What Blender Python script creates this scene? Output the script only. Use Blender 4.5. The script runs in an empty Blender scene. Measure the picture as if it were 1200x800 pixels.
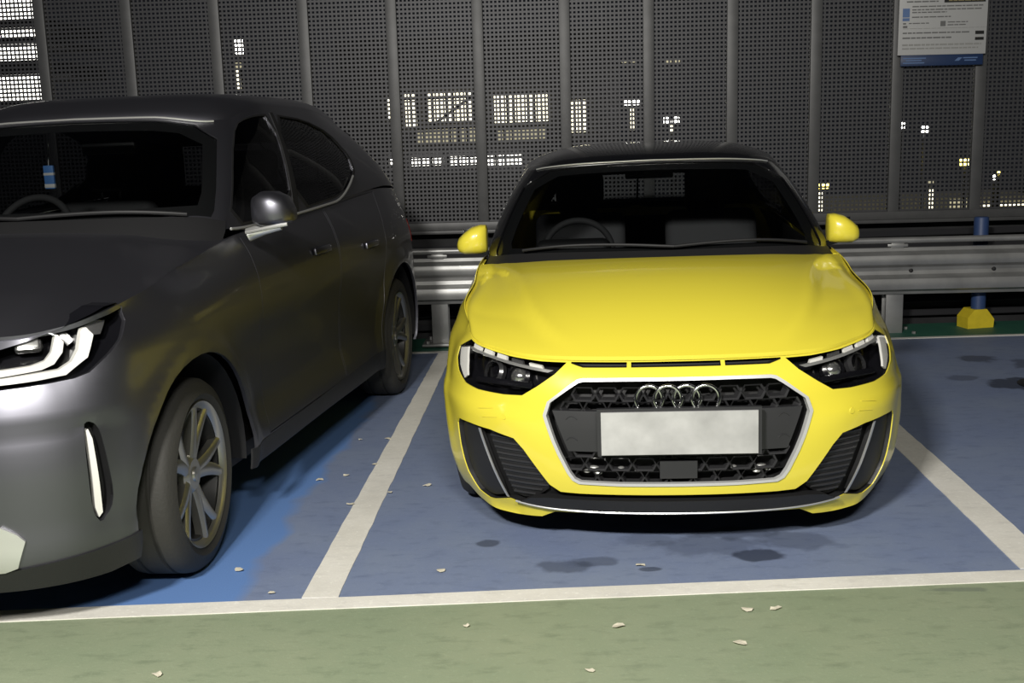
import bpy, bmesh, math, random
from mathutils import Vector, Matrix
from mathutils.geometry import delaunay_2d_cdt
import numpy as np
random.seed(7)
SC = bpy.context.scene
COL = SC.collection

# ------------------------------------------------------------------ camera, world, lamps, exposure
FPX, CAM_H, YAW, PITCH, ROLL = 1300.0, 1.48, -.04896, .18293, -.03914
cf = Vector((math.sin(YAW)*math.cos(PITCH), math.cos(YAW)*math.cos(PITCH), -math.sin(PITCH)))
cr0 = Vector((math.cos(YAW), -math.sin(YAW), 0)); cu0 = cr0.cross(cf)
cr = cr0*math.cos(ROLL)+cu0*math.sin(ROLL); cu = -cr0*math.sin(ROLL)+cu0*math.cos(ROLL)
cam_d = bpy.data.cameras.new('camera'); cam = bpy.data.objects.new('camera', cam_d); COL.objects.link(cam)
cam_d.sensor_width = 36; cam_d.lens = FPX/1200*36; cam_d.clip_start = .05; cam_d.clip_end = 500
cam.matrix_world = Matrix(((cr.x, cu.x, -cf.x, 0), (cr.y, cu.y, -cf.y, 0), (cr.z, cu.z, -cf.z, CAM_H), (0, 0, 0, 1)))
SC.camera = cam
w = bpy.data.worlds.new('night_sky'); SC.world = w; w.use_nodes = True
w.node_tree.nodes['Background'].inputs[0].default_value = (.55, .6, .75, 1)
w.node_tree.nodes['Background'].inputs[1].default_value = .007
SC.view_settings.view_transform = 'Standard'; SC.view_settings.look = 'None'
SC.view_settings.gamma = 1; SC.view_settings.use_curve_mapping = False
SC.view_settings.exposure = 0.74
def area(name, loc, target, sx, sy, power, col):
    d = bpy.data.lights.new(name, 'AREA'); d.shape = 'RECTANGLE'; d.size = sx; d.size_y = sy; d.energy = power; d.color = col
    o = bpy.data.objects.new(name, d); COL.objects.link(o); o.location = loc
    o.rotation_euler = (Vector(target)-Vector(loc)).to_track_quat('-Z', 'Y').to_euler()
    return o
LAMPS = [  # the fluorescent battens of the deck overhead, behind and to the left of where the picture is taken
    ('aisle_lamp_near', (-1.35, -.9, 3.6), (-.1, 3.6, .0), .6, .25, 225, (1, .97, .91)),
    ('aisle_lamp_far', (.4, -1.2, 3.6), (.8, 4, 0), .9, .3, 110, (1, .97, .9)),
]
for a in LAMPS: area(*a)

# ------------------------------------------------------------------ materials
def mat(name, col, rough=.5, metal=0, coat=0, emit=0, spec=.5, noise=0, nscale=20, bump=0, bscale=200):
    m = bpy.data.materials.new(name); m.use_nodes = True
    nt = m.node_tree; b = nt.nodes['Principled BSDF']
    b.inputs['Base Color'].default_value = (*col, 1); b.inputs['Roughness'].default_value = rough
    b.inputs['Metallic'].default_value = metal; b.inputs['Coat Weight'].default_value = coat
    b.inputs['Coat Roughness'].default_value = .06
    b.inputs['Specular IOR Level'].default_value = spec
    if emit:
        b.inputs['Emission Color'].default_value = (*col, 1); b.inputs['Emission Strength'].default_value = emit
    if noise or bump:
        tc = nt.nodes.new('ShaderNodeTexCoord'); n = nt.nodes.new('ShaderNodeTexNoise')
        n.inputs['Scale'].default_value = nscale; n.inputs['Detail'].default_value = 5
        nt.links.new(tc.outputs['Object'], n.inputs['Vector'])
        if noise:
            r = nt.nodes.new('ShaderNodeMapRange'); r.inputs['From Min'].default_value = .3; r.inputs['From Max'].default_value = .7
            r.inputs['To Min'].default_value = 1-noise; r.inputs['To Max'].default_value = 1+noise*.6
            nt.links.new(n.outputs['Fac'], r.inputs['Value'])
            mx = nt.nodes.new('ShaderNodeVectorMath'); mx.operation = 'SCALE'; mx.inputs[0].default_value = col
            nt.links.new(r.outputs['Result'], mx.inputs['Scale']); nt.links.new(mx.outputs[0], b.inputs['Base Color'])
        if bump:
            n2 = nt.nodes.new('ShaderNodeTexNoise'); n2.inputs['Scale'].default_value = bscale
            nt.links.new(tc.outputs['Object'], n2.inputs['Vector'])
            bp = nt.nodes.new('ShaderNodeBump'); bp.inputs['Strength'].default_value = bump; bp.inputs['Distance'].default_value = .004
            nt.links.new(n2.outputs['Fac'], bp.inputs['Height']); nt.links.new(bp.outputs['Normal'], b.inputs['Normal'])
    return m
def glass_mat(name, tint, gloss=1.0, ior=1.45):
    m = bpy.data.materials.new(name); m.use_nodes = True; nt = m.node_tree; nt.nodes.clear()
    out = nt.nodes.new('ShaderNodeOutputMaterial'); mx = nt.nodes.new('ShaderNodeMixShader')
    tr = nt.nodes.new('ShaderNodeBsdfTransparent'); gl = nt.nodes.new('ShaderNodeBsdfGlossy'); fr = nt.nodes.new('ShaderNodeFresnel')
    tr.inputs[0].default_value = (*tint, 1); gl.inputs['Roughness'].default_value = .03; fr.inputs[0].default_value = ior
    gl.inputs[0].default_value = (gloss, gloss, gloss, 1)
    ge = nt.nodes.new('ShaderNodeNewGeometry'); inv = nt.nodes.new('ShaderNodeMath'); inv.operation = 'SUBTRACT'; inv.inputs[0].default_value = 1
    mu = nt.nodes.new('ShaderNodeMath'); mu.operation = 'MULTIPLY'; nt.links.new(ge.outputs['Backfacing'], inv.inputs[1])
    nt.links.new(fr.outputs[0], mu.inputs[0]); nt.links.new(inv.outputs[0], mu.inputs[1])
    nt.links.new(mu.outputs[0], mx.inputs[0]); nt.links.new(tr.outputs[0], mx.inputs[1]); nt.links.new(gl.outputs[0], mx.inputs[2])
    nt.links.new(mx.outputs[0], out.inputs[0]); return m
YEL = mat('yellow_paint', (.76, .65, .055), .32, 0, .8)
GREY = mat('grey_paint', (.16, .16, .185), .40, .95, .25)
BLACKP = mat('black_paint', (.006, .006, .007), .2, 0, .6)
PLAST = mat('black_plastic', (.014, .014, .015), .5, bump=.3, bscale=300)
DARKP = mat('dark_trim', (.008, .008, .009), .6)
GRILLE = mat('grille_plastic', (.03, .03, .032), .22)
BANDM = mat('grille_band', (.024, .024, .027), .45)
SATIN = mat('satin_silver', (.72, .72, .70), .32, .75)
RINGM = mat('frame_silver', (.66, .66, .66), .35, .35)
CHROME = mat('chrome', (.85, .85, .85), .12, 1)
RUBBER = mat('tyre_rubber', (.028, .027, .024), .75, bump=.3, bscale=90)
ALLOY = mat('alloy', (.46, .45, .41), .3, .85)
DALLOY = mat('dark_alloy', (.07, .07, .07), .4, .7)
DISC = mat('brake_steel', (.12, .12, .12), .4, .8)
GLASS = glass_mat('window_glass', (.76, .77, .77), .8, 1.35)
TINT = glass_mat('tinted_glass', (.42, .42, .43), .8, 1.35)
LENS = glass_mat('lamp_lens', (.93, .93, .93), .9, 1.14)
DRL = mat('lamp_white', (.85, .84, .80), .25, .1, 0, 0)
REFL = mat('lamp_reflector', (.6, .6, .6), .15, .9)
LAMPIN = mat('lamp_inner', (.007, .007, .009), .2)
SEAT = mat('seat_fabric', (.07, .07, .075), .85)
SEATD = mat('seat_dark', (.02, .02, .022), .8)
PLATE = mat('plate_white', (.42, .42, .415), .4, noise=.3, nscale=7)
REDL = mat('tail_lamp_red', (.25, .01, .01), .2)

# ------------------------------------------------------------------ helpers
def link(name, me, m=None, parent=None, smooth=None):
    o = bpy.data.objects.new(name, me); COL.objects.link(o)
    if m: me.materials.append(m)
    if parent: o.parent = parent
    if smooth is not None:
        for p in me.polygons: p.use_smooth = True
        me.set_sharp_from_angle(angle=math.radians(smooth))
    return o
def empty(name, loc, rz=0):
    o = bpy.data.objects.new(name, None); COL.objects.link(o); o.location = loc; o.rotation_euler = (0, 0, rz); return o
def tag(o, label=None, cat=None, group=None, kind=None):
    if label: o['label'] = label
    if cat: o['category'] = cat
    if group: o['group'] = group
    if kind: o['kind'] = kind
    return o
def pyme(name, verts, faces):
    me = bpy.data.meshes.new(name); me.from_pydata([tuple(v) for v in verts], [], faces); me.validate(); me.update(); return me
class MB:
    """Collects boxes, tubes, lathes and loose faces, and links them as one mesh object."""
    def __init__(s): s.v = []; s.f = []
    def add(s, vs, fs, M=None):
        n = len(s.v)
        for v in vs:
            v = Vector(v); s.v.append(M @ v if M else v)
        s.f += [[i+n for i in f] for f in fs]; return s
    def box(s, x0, x1, y0, y1, z0, z1, bev=0, M=None, seg=2):
        bm = bmesh.new(); bmesh.ops.create_cube(bm, size=1)
        for v in bm.verts: v.co = Vector(((x0+x1)/2+v.co.x*(x1-x0), (y0+y1)/2+v.co.y*(y1-y0), (z0+z1)/2+v.co.z*(z1-z0)))
        if bev: bmesh.ops.bevel(bm, geom=list(bm.edges), offset=bev, segments=seg, profile=.5, affect='EDGES')
        bm.verts.index_update()
        s.add([v.co.copy() for v in bm.verts], [[v.index for v in f.verts] for f in bm.faces], M); bm.free(); return s
    def lathe(s, prof, n=48, M=None, a0=0, a1=2*math.pi):
        full = abs(a1-a0-2*math.pi) < 1e-6; k = n if full else n+1
        vs = []; fs = []; m = len(prof)
        for i in range(k):
            a = a0+(a1-a0)*i/n
            for r, h in prof: vs.append((r*math.cos(a), r*math.sin(a), h))
        for i in range(n):
            j = (i+1) % k
            for q in range(m-1): fs.append([i*m+q, j*m+q, j*m+q+1, i*m+q+1])
        return s.add(vs, fs, M)
    def tube(s, pts, r, n=10, closed=False, M=None, cap=True):
        P = [Vector(p) for p in pts]; R = r if isinstance(r, (list, tuple)) else [r]*len(P); vs = []; fs = []; k = len(P); prev = None
        for i, p in enumerate(P):
            if closed: d = P[(i+1) % k]-P[i-1]
            else: d = P[min(i+1, k-1)]-P[max(i-1, 0)]
            d.normalize()
            if prev is None: a = d.orthogonal().normalized()
            else: a = (prev-d*prev.dot(d)).normalized()
            prev = a; b = d.cross(a)
            for j in range(n):
                t = 2*math.pi*j/n; vs.append(p+(a*math.cos(t)+b*math.sin(t))*R[i])
        for i in range(k if closed else k-1):
            ii = (i+1) % k
            for j in range(n):
                jj = (j+1) % n; fs.append([i*n+j, i*n+jj, ii*n+jj, ii*n+j])
        if cap and not closed: fs += [list(range(n))[::-1], [(k-1)*n+j for j in range(n)]]
        return s.add(vs, fs, M)
    def prism(s, poly, h0, h1, M=None):
        """poly in x,y extruded along z."""
        n = len(poly); vs = [(x, y, h0) for x, y in poly]+[(x, y, h1) for x, y in poly]
        fs = [list(range(n))[::-1], list(range(n, 2*n))]+[[i, (i+1) % n, n+(i+1) % n, n+i] for i in range(n)]
        return s.add(vs, fs, M)
    def loft(s, rings, close=True, caps=True):
        n = len(rings[0]); vs = [p for r in rings for p in r]; fs = []
        for i in range(len(rings)-1):
            for j in range(n if close else n-1):
                jj = (j+1) % n; fs.append([i*n+j, i*n+jj, (i+1)*n+jj, (i+1)*n+j])
        if caps and close: fs += [list(range(n))[::-1], [(len(rings)-1)*n+j for j in range(n)]]
        return s.add(vs, fs)
    def build(s, name, m, parent=None, smooth=40):
        me = pyme(name, s.v, s.f)
        bm = bmesh.new(); bm.from_mesh(me); bmesh.ops.recalc_face_normals(bm, faces=bm.faces); bm.to_mesh(me); bm.free()
        return link(name, me, m, parent, smooth)
def rings_mesh(pts2d, c): pass
def inpoly(X, Y, poly):
    r = np.zeros(X.shape, bool); n = len(poly)
    for i in range(n):
        x0, y0 = poly[i]; x1, y1 = poly[(i+1) % n]
        if y0 == y1: continue
        c = ((y0 > Y) != (y1 > Y)) & (X < (x1-x0)*(Y-y0)/(y1-y0)+x0)
        r ^= c
    return r
def resample(poly, step, sc):
    out = []; n = len(poly)
    for i in range(n):
        a, b = poly[i], poly[(i+1) % n]
        L = math.hypot((b[0]-a[0])*sc[0], (b[1]-a[1])*sc[1]); k = max(1, int(math.ceil(L/step-.01)))
        for j in range(k): out.append((a[0]+(b[0]-a[0])*j/k, a[1]+(b[1]-a[1])*j/k))
    return out
def smoothpoly(poly, it=2, keep=()):
    """Chaikin corner rounding."""
    for _ in range(it):
        q = []; n = len(poly)
        for i in range(n):
            a, b = poly[i], poly[(i+1) % n]
            q += [(a[0]*.8+b[0]*.2, a[1]*.8+b[1]*.2), (a[0]*.2+b[0]*.8, a[1]*.2+b[1]*.8)]
        poly = q
    return poly
def panel(name, fn, outer, holes, m, parent, step=.03, thick=.012, off=0.0, sc=(1, 1), smooth=38):
    """A curved sheet with real thickness: the surface fn over the 2D outline, with holes cut out."""
    loops = [resample(outer, min(step, .02) if not holes or step < .03 else step, sc)]+[resample(h, min(step, .02), sc) for h in holes]
    co = []; ed = []
    for l in loops:
        n0 = len(co); co += l; ed += [(n0+i, n0+(i+1) % len(l)) for i in range(len(l))]
    O = np.array(outer); x0, y0 = O.min(0); x1, y1 = O.max(0)
    gx = np.arange(x0+step/sc[0]*.5, x1, step/sc[0]); gy = np.arange(y0+step/sc[1]*.5, y1, step/sc[1])
    if len(gx) and len(gy):
        X, Y = [q.ravel() for q in np.meshgrid(gx, gy)]
        ok = inpoly(X, Y, outer)
        for h in holes: ok &= ~inpoly(X, Y, h)
        X, Y = X[ok], Y[ok]; B = np.array(co)
        if len(X):
            keep = np.ones(len(X), bool)
            for i in range(0, len(X), 2000):
                d = ((X[i:i+2000, None]-B[None, :, 0])*sc[0])**2+((Y[i:i+2000, None]-B[None, :, 1])*sc[1])**2
                keep[i:i+2000] = d.min(1) > (.45*step)**2
            co = co+list(zip(X[keep].tolist(), Y[keep].tolist()))
    vs, _, fs = delaunay_2d_cdt([Vector((a*sc[0], b*sc[1])) for a, b in co], ed, [], 0, 1e-6)[:3]
    V = [(v.x/sc[0], v.y/sc[1]) for v in vs]
    C = np.array([np.mean([V[i] for i in f], 0) for f in fs])
    ok = inpoly(C[:, 0], C[:, 1], outer)
    for h in holes: ok &= ~inpoly(C[:, 0], C[:, 1], h)
    F = [list(f) for f, k in zip(fs, ok) if k]
    used = sorted({i for f in F for i in f}); ix = {u: k for k, u in enumerate(used)}
    F = [[ix[i] for i in f] for f in F]; V = [V[u] for u in used]; n = len(V)
    P = [fn(a, b, off) for a, b in V]; Q = [fn(a, b, off-thick) for a, b in V]
    cnt = {}
    for f in F:
        for i in range(len(f)):
            e = (f[i], f[(i+1) % len(f)]); cnt[e] = 1
    rim = [e for e in cnt if (e[1], e[0]) not in cnt]
    allf = F+[[i+n for i in f[::-1]] for f in F]+[[b, a, a+n, b+n] for a, b in rim]
    return link(name, pyme(name, P+Q, allf), m, parent, smooth)
def recess(name, fn, outer, depth, m, parent, step=.03, sc=(1, 1), lip=.004):
    """An open bowl behind a hole: back wall at the depth, side walls up to the skin."""
    loop = resample(outer, .02, sc); n = len(loop)
    rings = [[fn(a, b, -lip) for a, b in loop], [fn(a, b, -depth) for a, b in loop]]
    mb = MB(); mb.loft(rings, caps=False)
    o = panel(name, fn, outer, [], m, parent, step, .004, -depth, sc)
    bm = bmesh.new(); bm.from_mesh(o.data); vv = [bm.verts.new(v) for v in mb.v]
    for f in mb.f: bm.faces.new([vv[i] for i in f])
    bm.to_mesh(o.data); bm.free()
    for p in o.data.polygons: p.use_smooth = True
    o.data.set_sharp_from_angle(angle=math.radians(38))
    return o
def grid(name, fn, na, nb, m, parent, a0=-1, a1=1, b0=0, b1=1, thick=.015, smooth=50):
    P = []; Q = []; F = []
    for j in range(nb+1):
        for i in range(na+1):
            a = a0+(a1-a0)*i/na; b = b0+(b1-b0)*j/nb
            P.append(fn(a, b, 0)); Q.append(fn(a, b, -thick))
    w = na+1; n = len(P)
    for j in range(nb):
        for i in range(na):
            q = [j*w+i, j*w+i+1, (j+1)*w+i+1, (j+1)*w+i]; F.append(q); F.append([k+n for k in q[::-1]])
    edge = [i for i in range(w)]+[j*w+na for j in range(1, nb+1)]+[nb*w+i for i in range(na-1, -1, -1)]+[j*w for j in range(nb-1, 0, -1)]
    for k in range(len(edge)):
        a, b = edge[k], edge[(k+1) % len(edge)]; F.append([b, a, a+n, b+n])
    return link(name, pyme(name, P+Q, F), m, parent, smooth)
def mir(poly): return [(-a, b) for a, b in poly][::-1]
def onto(fn, t, z, off=0.0):
    """Frame on a shell point: x along the outline, y up the shell, z outward."""
    p = Vector(fn(t, z, off)); e = .004
    x = (Vector(fn(t+e, z, off))-Vector(fn(t-e, z, off))).normalized()
    y = (Vector(fn(t, z+e, off))-Vector(fn(t, z-e, off))).normalized()
    n = x.cross(y).normalized(); y = n.cross(x)
    return Matrix(((x.x, y.x, n.x, p.x), (x.y, y.y, n.y, p.y), (x.z, y.z, n.z, p.z), (0, 0, 0, 1)))

# ------------------------------------------------------------------ car shell surfaces
def pchip(xs, ys, x):
    n = len(xs)
    if x <= xs[0]: return ys[0]
    if x >= xs[-1]: return ys[-1]
    h = [xs[i+1]-xs[i] for i in range(n-1)]
    dl = [(ys[i+1]-ys[i])/h[i] for i in range(n-1)]
    def m(i):
        if i == 0: return dl[0]
        if i == n-1: return dl[-1]
        if dl[i-1]*dl[i] <= 0: return 0.0
        w1 = 2*h[i]+h[i-1]; w2 = h[i]+2*h[i-1]
        return (w1+w2)/(w1/dl[i-1]+w2/dl[i])
    i = 0
    while x > xs[i+1]: i += 1
    t = (x-xs[i])/h[i]
    return ((1+2*t)*(1-t)**2*ys[i] + t*(1-t)**2*h[i]*m(i) + t*t*(3-2*t)*ys[i+1] + t*t*(t-1)*h[i]*m(i+1))
def table(tab, x): return pchip([a for a, b in tab], [b for a, b in tab], x)

class Lower:
    """Shell of a car below the glass: (t, z) -> (u, s, z); t runs along the plan outline from the nose."""
    def __init__(self, plan, profiles, ztop, axles, R, flare=.018, bumps=()):
        pts = []
        P = [(-plan[1][0], plan[1][1])]+list(plan)+[(-plan[-2][0], plan[-2][1])]
        for i in range(1, len(P)-2):
            p0, p1, p2, p3 = P[i-1:i+3]
            for k in range(12):
                t = k/12.
                pts.append([.5*(2*p1[j]+(p2[j]-p0[j])*t+(2*p0[j]-5*p1[j]+4*p2[j]-p3[j])*t*t+(3*p1[j]-p0[j]-3*p2[j]+p3[j])*t**3) for j in (0, 1)])
        pts.append(list(plan[-1]))
        self.pts = np.array(pts)
        self.arc = np.r_[0, np.cumsum(np.hypot(*np.diff(self.pts, axis=0).T))]
        self.T = float(self.arc[-1])
        self.profiles, self.zt, self.axles, self.R, self.flare, self.bumps = profiles, ztop, axles, R, flare, bumps
        # profile key positions given as s on the plan -> t
        self.keys = [self.t_of_s(s) if s >= 0 else -s for s, _ in profiles]
    def plan(self, t):
        t = min(max(t, 0), self.T)
        u = float(np.interp(t, self.arc, self.pts[:, 0])); s = float(np.interp(t, self.arc, self.pts[:, 1]))
        e = .03
        a, b = max(t-e, 0), min(t+e, self.T)
        du = float(np.interp(b, self.arc, self.pts[:, 0])-np.interp(a, self.arc, self.pts[:, 0]))
        ds = float(np.interp(b, self.arc, self.pts[:, 1])-np.interp(a, self.arc, self.pts[:, 1]))
        if t < e: ds = ds*t/e
        if t > self.T-e: ds = ds*(self.T-t)/e
        l = math.hypot(du, ds)
        return u, s, ds/l, -du/l       # point and outward normal
    def t_of_s(self, s):
        return float(np.interp(s, self.pts[:, 1], self.arc))
    def off(self, t, z):
        k = self.keys
        if t <= k[0]: return table(self.profiles[0][1], z)
        if t >= k[-1]: return table(self.profiles[-1][1], z)
        i = 0
        while t > k[i+1]: i += 1
        w = (t-k[i])/(k[i+1]-k[i]); w = w*w*(3-2*w)
        return (1-w)*table(self.profiles[i][1], z)+w*table(self.profiles[i+1][1], z)
    def top(self, t): return table(self.zt, self.plan(abs(t))[1])
    def __call__(self, t, z, o=0.0):
        sg = -1 if t < 0 else 1
        t = abs(t)
        u, s, nu, ns = self.plan(t)
        d = self.off(t, z)-o
        if u > .5:
            for (sa, za) in self.axles:
                r = math.hypot(s-sa, z-za)
                d -= self.flare*math.exp(-((r-self.R-.01)/.05)**2)*max(nu, 0)
        for f in self.bumps: d -= f(t, s, u, z)
        return (sg*(u-d*nu), s-d*ns, z)

class Upper:
    """Glasshouse: (tau, v) -> (u, s, z); tau 0 front centre .. 1 rear centre, v 0 belt .. 1 roof edge."""
    def __init__(self, keys, bulge=.03):
        self.k = keys; self.b = bulge
    def key(self, tau, w):
        a = min(abs(tau), 1)
        return [pchip([k[0] for k in self.k], [k[w][j] for k in self.k], a) for j in range(3)]
    def __call__(self, tau, v, o=0.0):
        B = self.key(tau, 1); T = self.key(tau, 2)
        e = .004
        B2 = self.key(min(abs(tau)+e, 1), 1); B1 = self.key(max(abs(tau)-e, 0), 1)
        du, ds = B2[0]-B1[0], B2[1]-B1[1]
        if abs(tau) < e: ds = 0
        if abs(tau) > 1-e: ds = 0
        l = math.hypot(du, ds) or 1
        nu, ns = ds/l, -du/l
        # lean: the outward normal tips upward by the slope of the wall
        run = (B[0]-T[0])*nu+(B[1]-T[1])*ns; rise = T[2]-B[2]
        q = math.hypot(run, rise); nz = run/q; nh = rise/q
        k = self.b*4*v*(1-v)+o
        p = [B[j]+(T[j]-B[j])*v for j in range(3)]
        p[0] += k*nu*nh; p[1] += k*ns*nh; p[2] += k*nz
        return ((-1 if tau < 0 else 1)*p[0], p[1], p[2])

def hood_fn(L, tc, tw, cowl, crown, bump=None, zlift=0.0):
    """Bonnet as a Coons patch: (a, b), a -1..1 across, b 0 nose .. 1 cowl."""
    def F(a): return np.array(L(a*tc, L.top(a*tc)))
    def Rr(a):
        u, s, z = L(tw, L.top(tw)); c = cowl
        w = 1-abs(a)**2.2
        return np.array([a*u, s+(c[0]-s)*w, z+(c[1]-z)*w])
    def Sd(sg, b):
        t = tc+(tw-tc)*b
        p = L(t, L.top(t)); return np.array([sg*p[0], p[1], p[2]])
    def fn(a, b, o=0.0):
        w = (a+1)/2
        c0, c1 = Sd(-1, b), Sd(1, b); d0, d1 = F(a), Rr(a)
        P = (1-w)*c0+w*c1+(1-b)*d0+b*d1-((1-w)*(1-b)*F(-1)+w*(1-b)*F(1)+(1-w)*b*Rr(-1)+w*b*Rr(1))
        P = P.copy(); P[2] += crown*(1-abs(a)**3.0)*(math.sin(math.pi*min(1, b*.92+.04))**.8)+o
        if bump: P[2] += bump(a, b)
        return tuple(P)
    return fn
# ---- yellow hatchback (A)
def A_crease(t, s, u, z):
    # shelf under the headlight, falling toward the grille
    if s > .8: return 0.0
    zc = .515+.07*(t-.55)
    w = max(0, min(1, (t-.47)/.12))*max(0, min(1, (.8-s)/.3))
    return w*.010*(1/(1+math.exp((z-zc)/.006)))*math.exp(-(max(0, zc-z)/.07)**2)
A = Lower(
 plan=[(0,0),(.25,.012),(.46,.05),(.62,.12),(.74,.225),(.81,.36),(.845,.52),(.865,.8),(.868,1.3),(.865,2.1),(.87,3.0),(.86,3.45),(.80,3.78),(.62,3.90),(.3,3.96),(0,3.97)],
 profiles=[(0,[(.12,.075),(.2,.04),(.3,.015),(.45,0),(.58,.012),(.64,.03),(.70,.075)]),
           (.14,[(.12,.09),(.2,.05),(.3,.02),(.45,0),(.58,.012),(.66,.04),(.72,.09)]),
           (.45,[(.12,.06),(.2,.025),(.3,.0),(.45,-.012),(.6,.0),(.7,.03),(.76,.08)]),
           (.82,[(.15,.05),(.3,.02),(.5,0),(.65,.0),(.78,.025),(.88,.085)]),
           (1.4,[(.18,.06),(.3,.03),(.5,.01),(.62,.0),(.74,.012),(.76,.006),(.86,.04),(.98,.10)]),
           (3.4,[(.18,.06),(.3,.03),(.5,.0),(.7,.0),(.86,.03),(1.02,.11)]),
           (4.02,[(.18,.07),(.3,.02),(.5,0),(.7,.03),(.86,.09),(1.05,.16)])],
 ztop=[(0,.697),(.06,.70),(.14,.712),(.3,.735),(.45,.765),(.6,.805),(.8,.85),(1.05,.893),(1.3,.92),(2.0,.965),(3.4,1.02),(4.03,1.0)],
 axles=[(.80,.32),(3.36,.32)], R=.345, bumps=(A_crease,))
AT = A.t_of_s
A_tc, A_tw = AT(.46), AT(1.28)
def A_hoodbump(a, b):
    x = abs(a); c = table([(0, .34), (.1, .42), (.2, .495), (.38, .60), (.58, .70), (.9, .84), (1, .87)], b)
    w = min(1, max(0, (b-.05)*5))*min(1, (1-b)*4)
    z = -.012*w/(1+math.exp(-(x-c)/.010))+.007*w*math.exp(-((x-c+.02)/.04)**2)
    z += .010*min(1, b*3)*min(1, (1-b)*3)*math.exp(-((x-.90)/.06)**2)
    return z
A_hood = hood_fn(A, A_tc, A_tw, (1.0,.948), .05, A_hoodbump)
A_up = Upper([
 (0,   (0,1.02,.950),   (0,1.64,1.345)),
 (.12, (.38,1.055,.950),(.30,1.655,1.34)),
 (.22, (.64,1.15,.940), (.51,1.70,1.325)),
 (.27, (.745,1.25,.925),(.585,1.76,1.31)),
 (.32, (.775,1.38,.935),(.605,1.86,1.315)),
 (.45, (.785,1.95,.965),(.61,2.15,1.345)),
 (.60, (.785,2.75,1.0), (.605,2.75,1.34)),
 (.74, (.745,3.45,1.015),(.57,3.30,1.285)),
 (.80, (.66,3.70,1.01), (.50,3.48,1.255)),
 (.88, (.40,3.82,1.0),  (.30,3.54,1.25)),
 (1.0, (0,3.86,1.0),    (0,3.56,1.25))], bulge=.022)
# ---- grey suv (B)
def B_crease(t, s, u, z):
    # the bumper corner is pressed in around the slim vertical vent
    w = max(0, min(1, (.42-s)/.08))*max(0, min(1, (t-.35)/.2))
    return -.012*w*(1/(1+math.exp((z-.685)/.006)))*(1/(1+math.exp((.345-z)/.012)))
B = Lower(
 plan=[(0,0),(.25,.02),(.48,.085),(.62,.135),(.74,.215),(.82,.32),(.862,.45),(.88,.62),(.885,.85),(.888,1.4),(.885,2.2),(.89,3.0),(.885,3.6),(.84,4.05),(.70,4.30),(.4,4.38),(0,4.40)],
 profiles=[(0,[(.12,.09),(.2,.05),(.3,.01),(.5,0),(.62,.012),(.70,.04),(.80,.10),(.93,.19)]),
           (.2,[(.12,.08),(.2,.05),(.3,.015),(.5,0),(.62,.01),(.70,.03),(.80,.06),(.93,.15)]),
           (.45,[(.15,.06),(.25,.025),(.4,.01),(.5,0),(.65,.0),(.76,.012),(.86,.02),(.98,.075)]),
           (.8,[(.2,.04),(.3,.015),(.5,.01),(.7,.005),(.86,.0),(.95,.02),(1.06,.09)]),
           (1.5,[(.15,.06),(.25,.02),(.33,.01),(.5,.035),(.7,.025),(.86,.0),(.95,.005),(1.05,.03),(1.15,.085)]),
           (2.6,[(.15,.06),(.25,.02),(.33,.01),(.5,.035),(.7,.025),(.88,.0),(.97,.005),(1.07,.03),(1.19,.085)]),
           (3.5,[(.2,.05),(.3,.02),(.5,.01),(.7,.005),(.9,.0),(1.0,.02),(1.22,.10)]),
           (4.4,[(.2,.06),(.3,.02),(.5,0),(.75,.02),(.9,.06),(1.16,.16)])],
 ztop=[(0,.925),(.12,.93),(.25,.95),(.42,.995),(.8,1.055),(1.35,1.135),(2.0,1.165),(2.6,1.19),(3.4,1.215),(4.1,1.18),(4.4,1.14)],
 axles=[(.81,.345),(3.53,.345)], R=.435, flare=.02, bumps=(B_crease,))
BT = B.t_of_s
B_tc, B_tw = BT(.42), BT(1.33)
def B_hoodbump(a, b):
    x = abs(a)
    return .018/(1+math.exp(-(.60+.1*b-x)/.03))*min(1, b*4)*min(1, (1-b)*5)
B_hood = hood_fn(B, B_tc, B_tw, (1.05,1.185), .05, B_hoodbump)
B_up = Upper([
 (0,   (0,1.08,1.205),   (0,1.72,1.625)),
 (.12, (.42,1.13,1.205),(.34,1.74,1.62)),
 (.22, (.70,1.26,1.195), (.55,1.80,1.595)),
 (.27, (.785,1.35,1.17),(.61,1.88,1.60)),
 (.32, (.80,1.50,1.165),(.625,2.0,1.63)),
 (.45, (.805,2.05,1.175),(.63,2.3,1.66)),
 (.60, (.81,2.80,1.20), (.625,2.85,1.65)),
 (.74, (.79,3.60,1.225),(.60,3.40,1.575)),
 (.80, (.74,4.0,1.20), (.55,3.60,1.53)),
 (.88, (.45,4.15,1.17),  (.34,3.66,1.53)),
 (1.0, (0,4.18,1.17),    (0,3.68,1.53))], bulge=.03)
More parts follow.
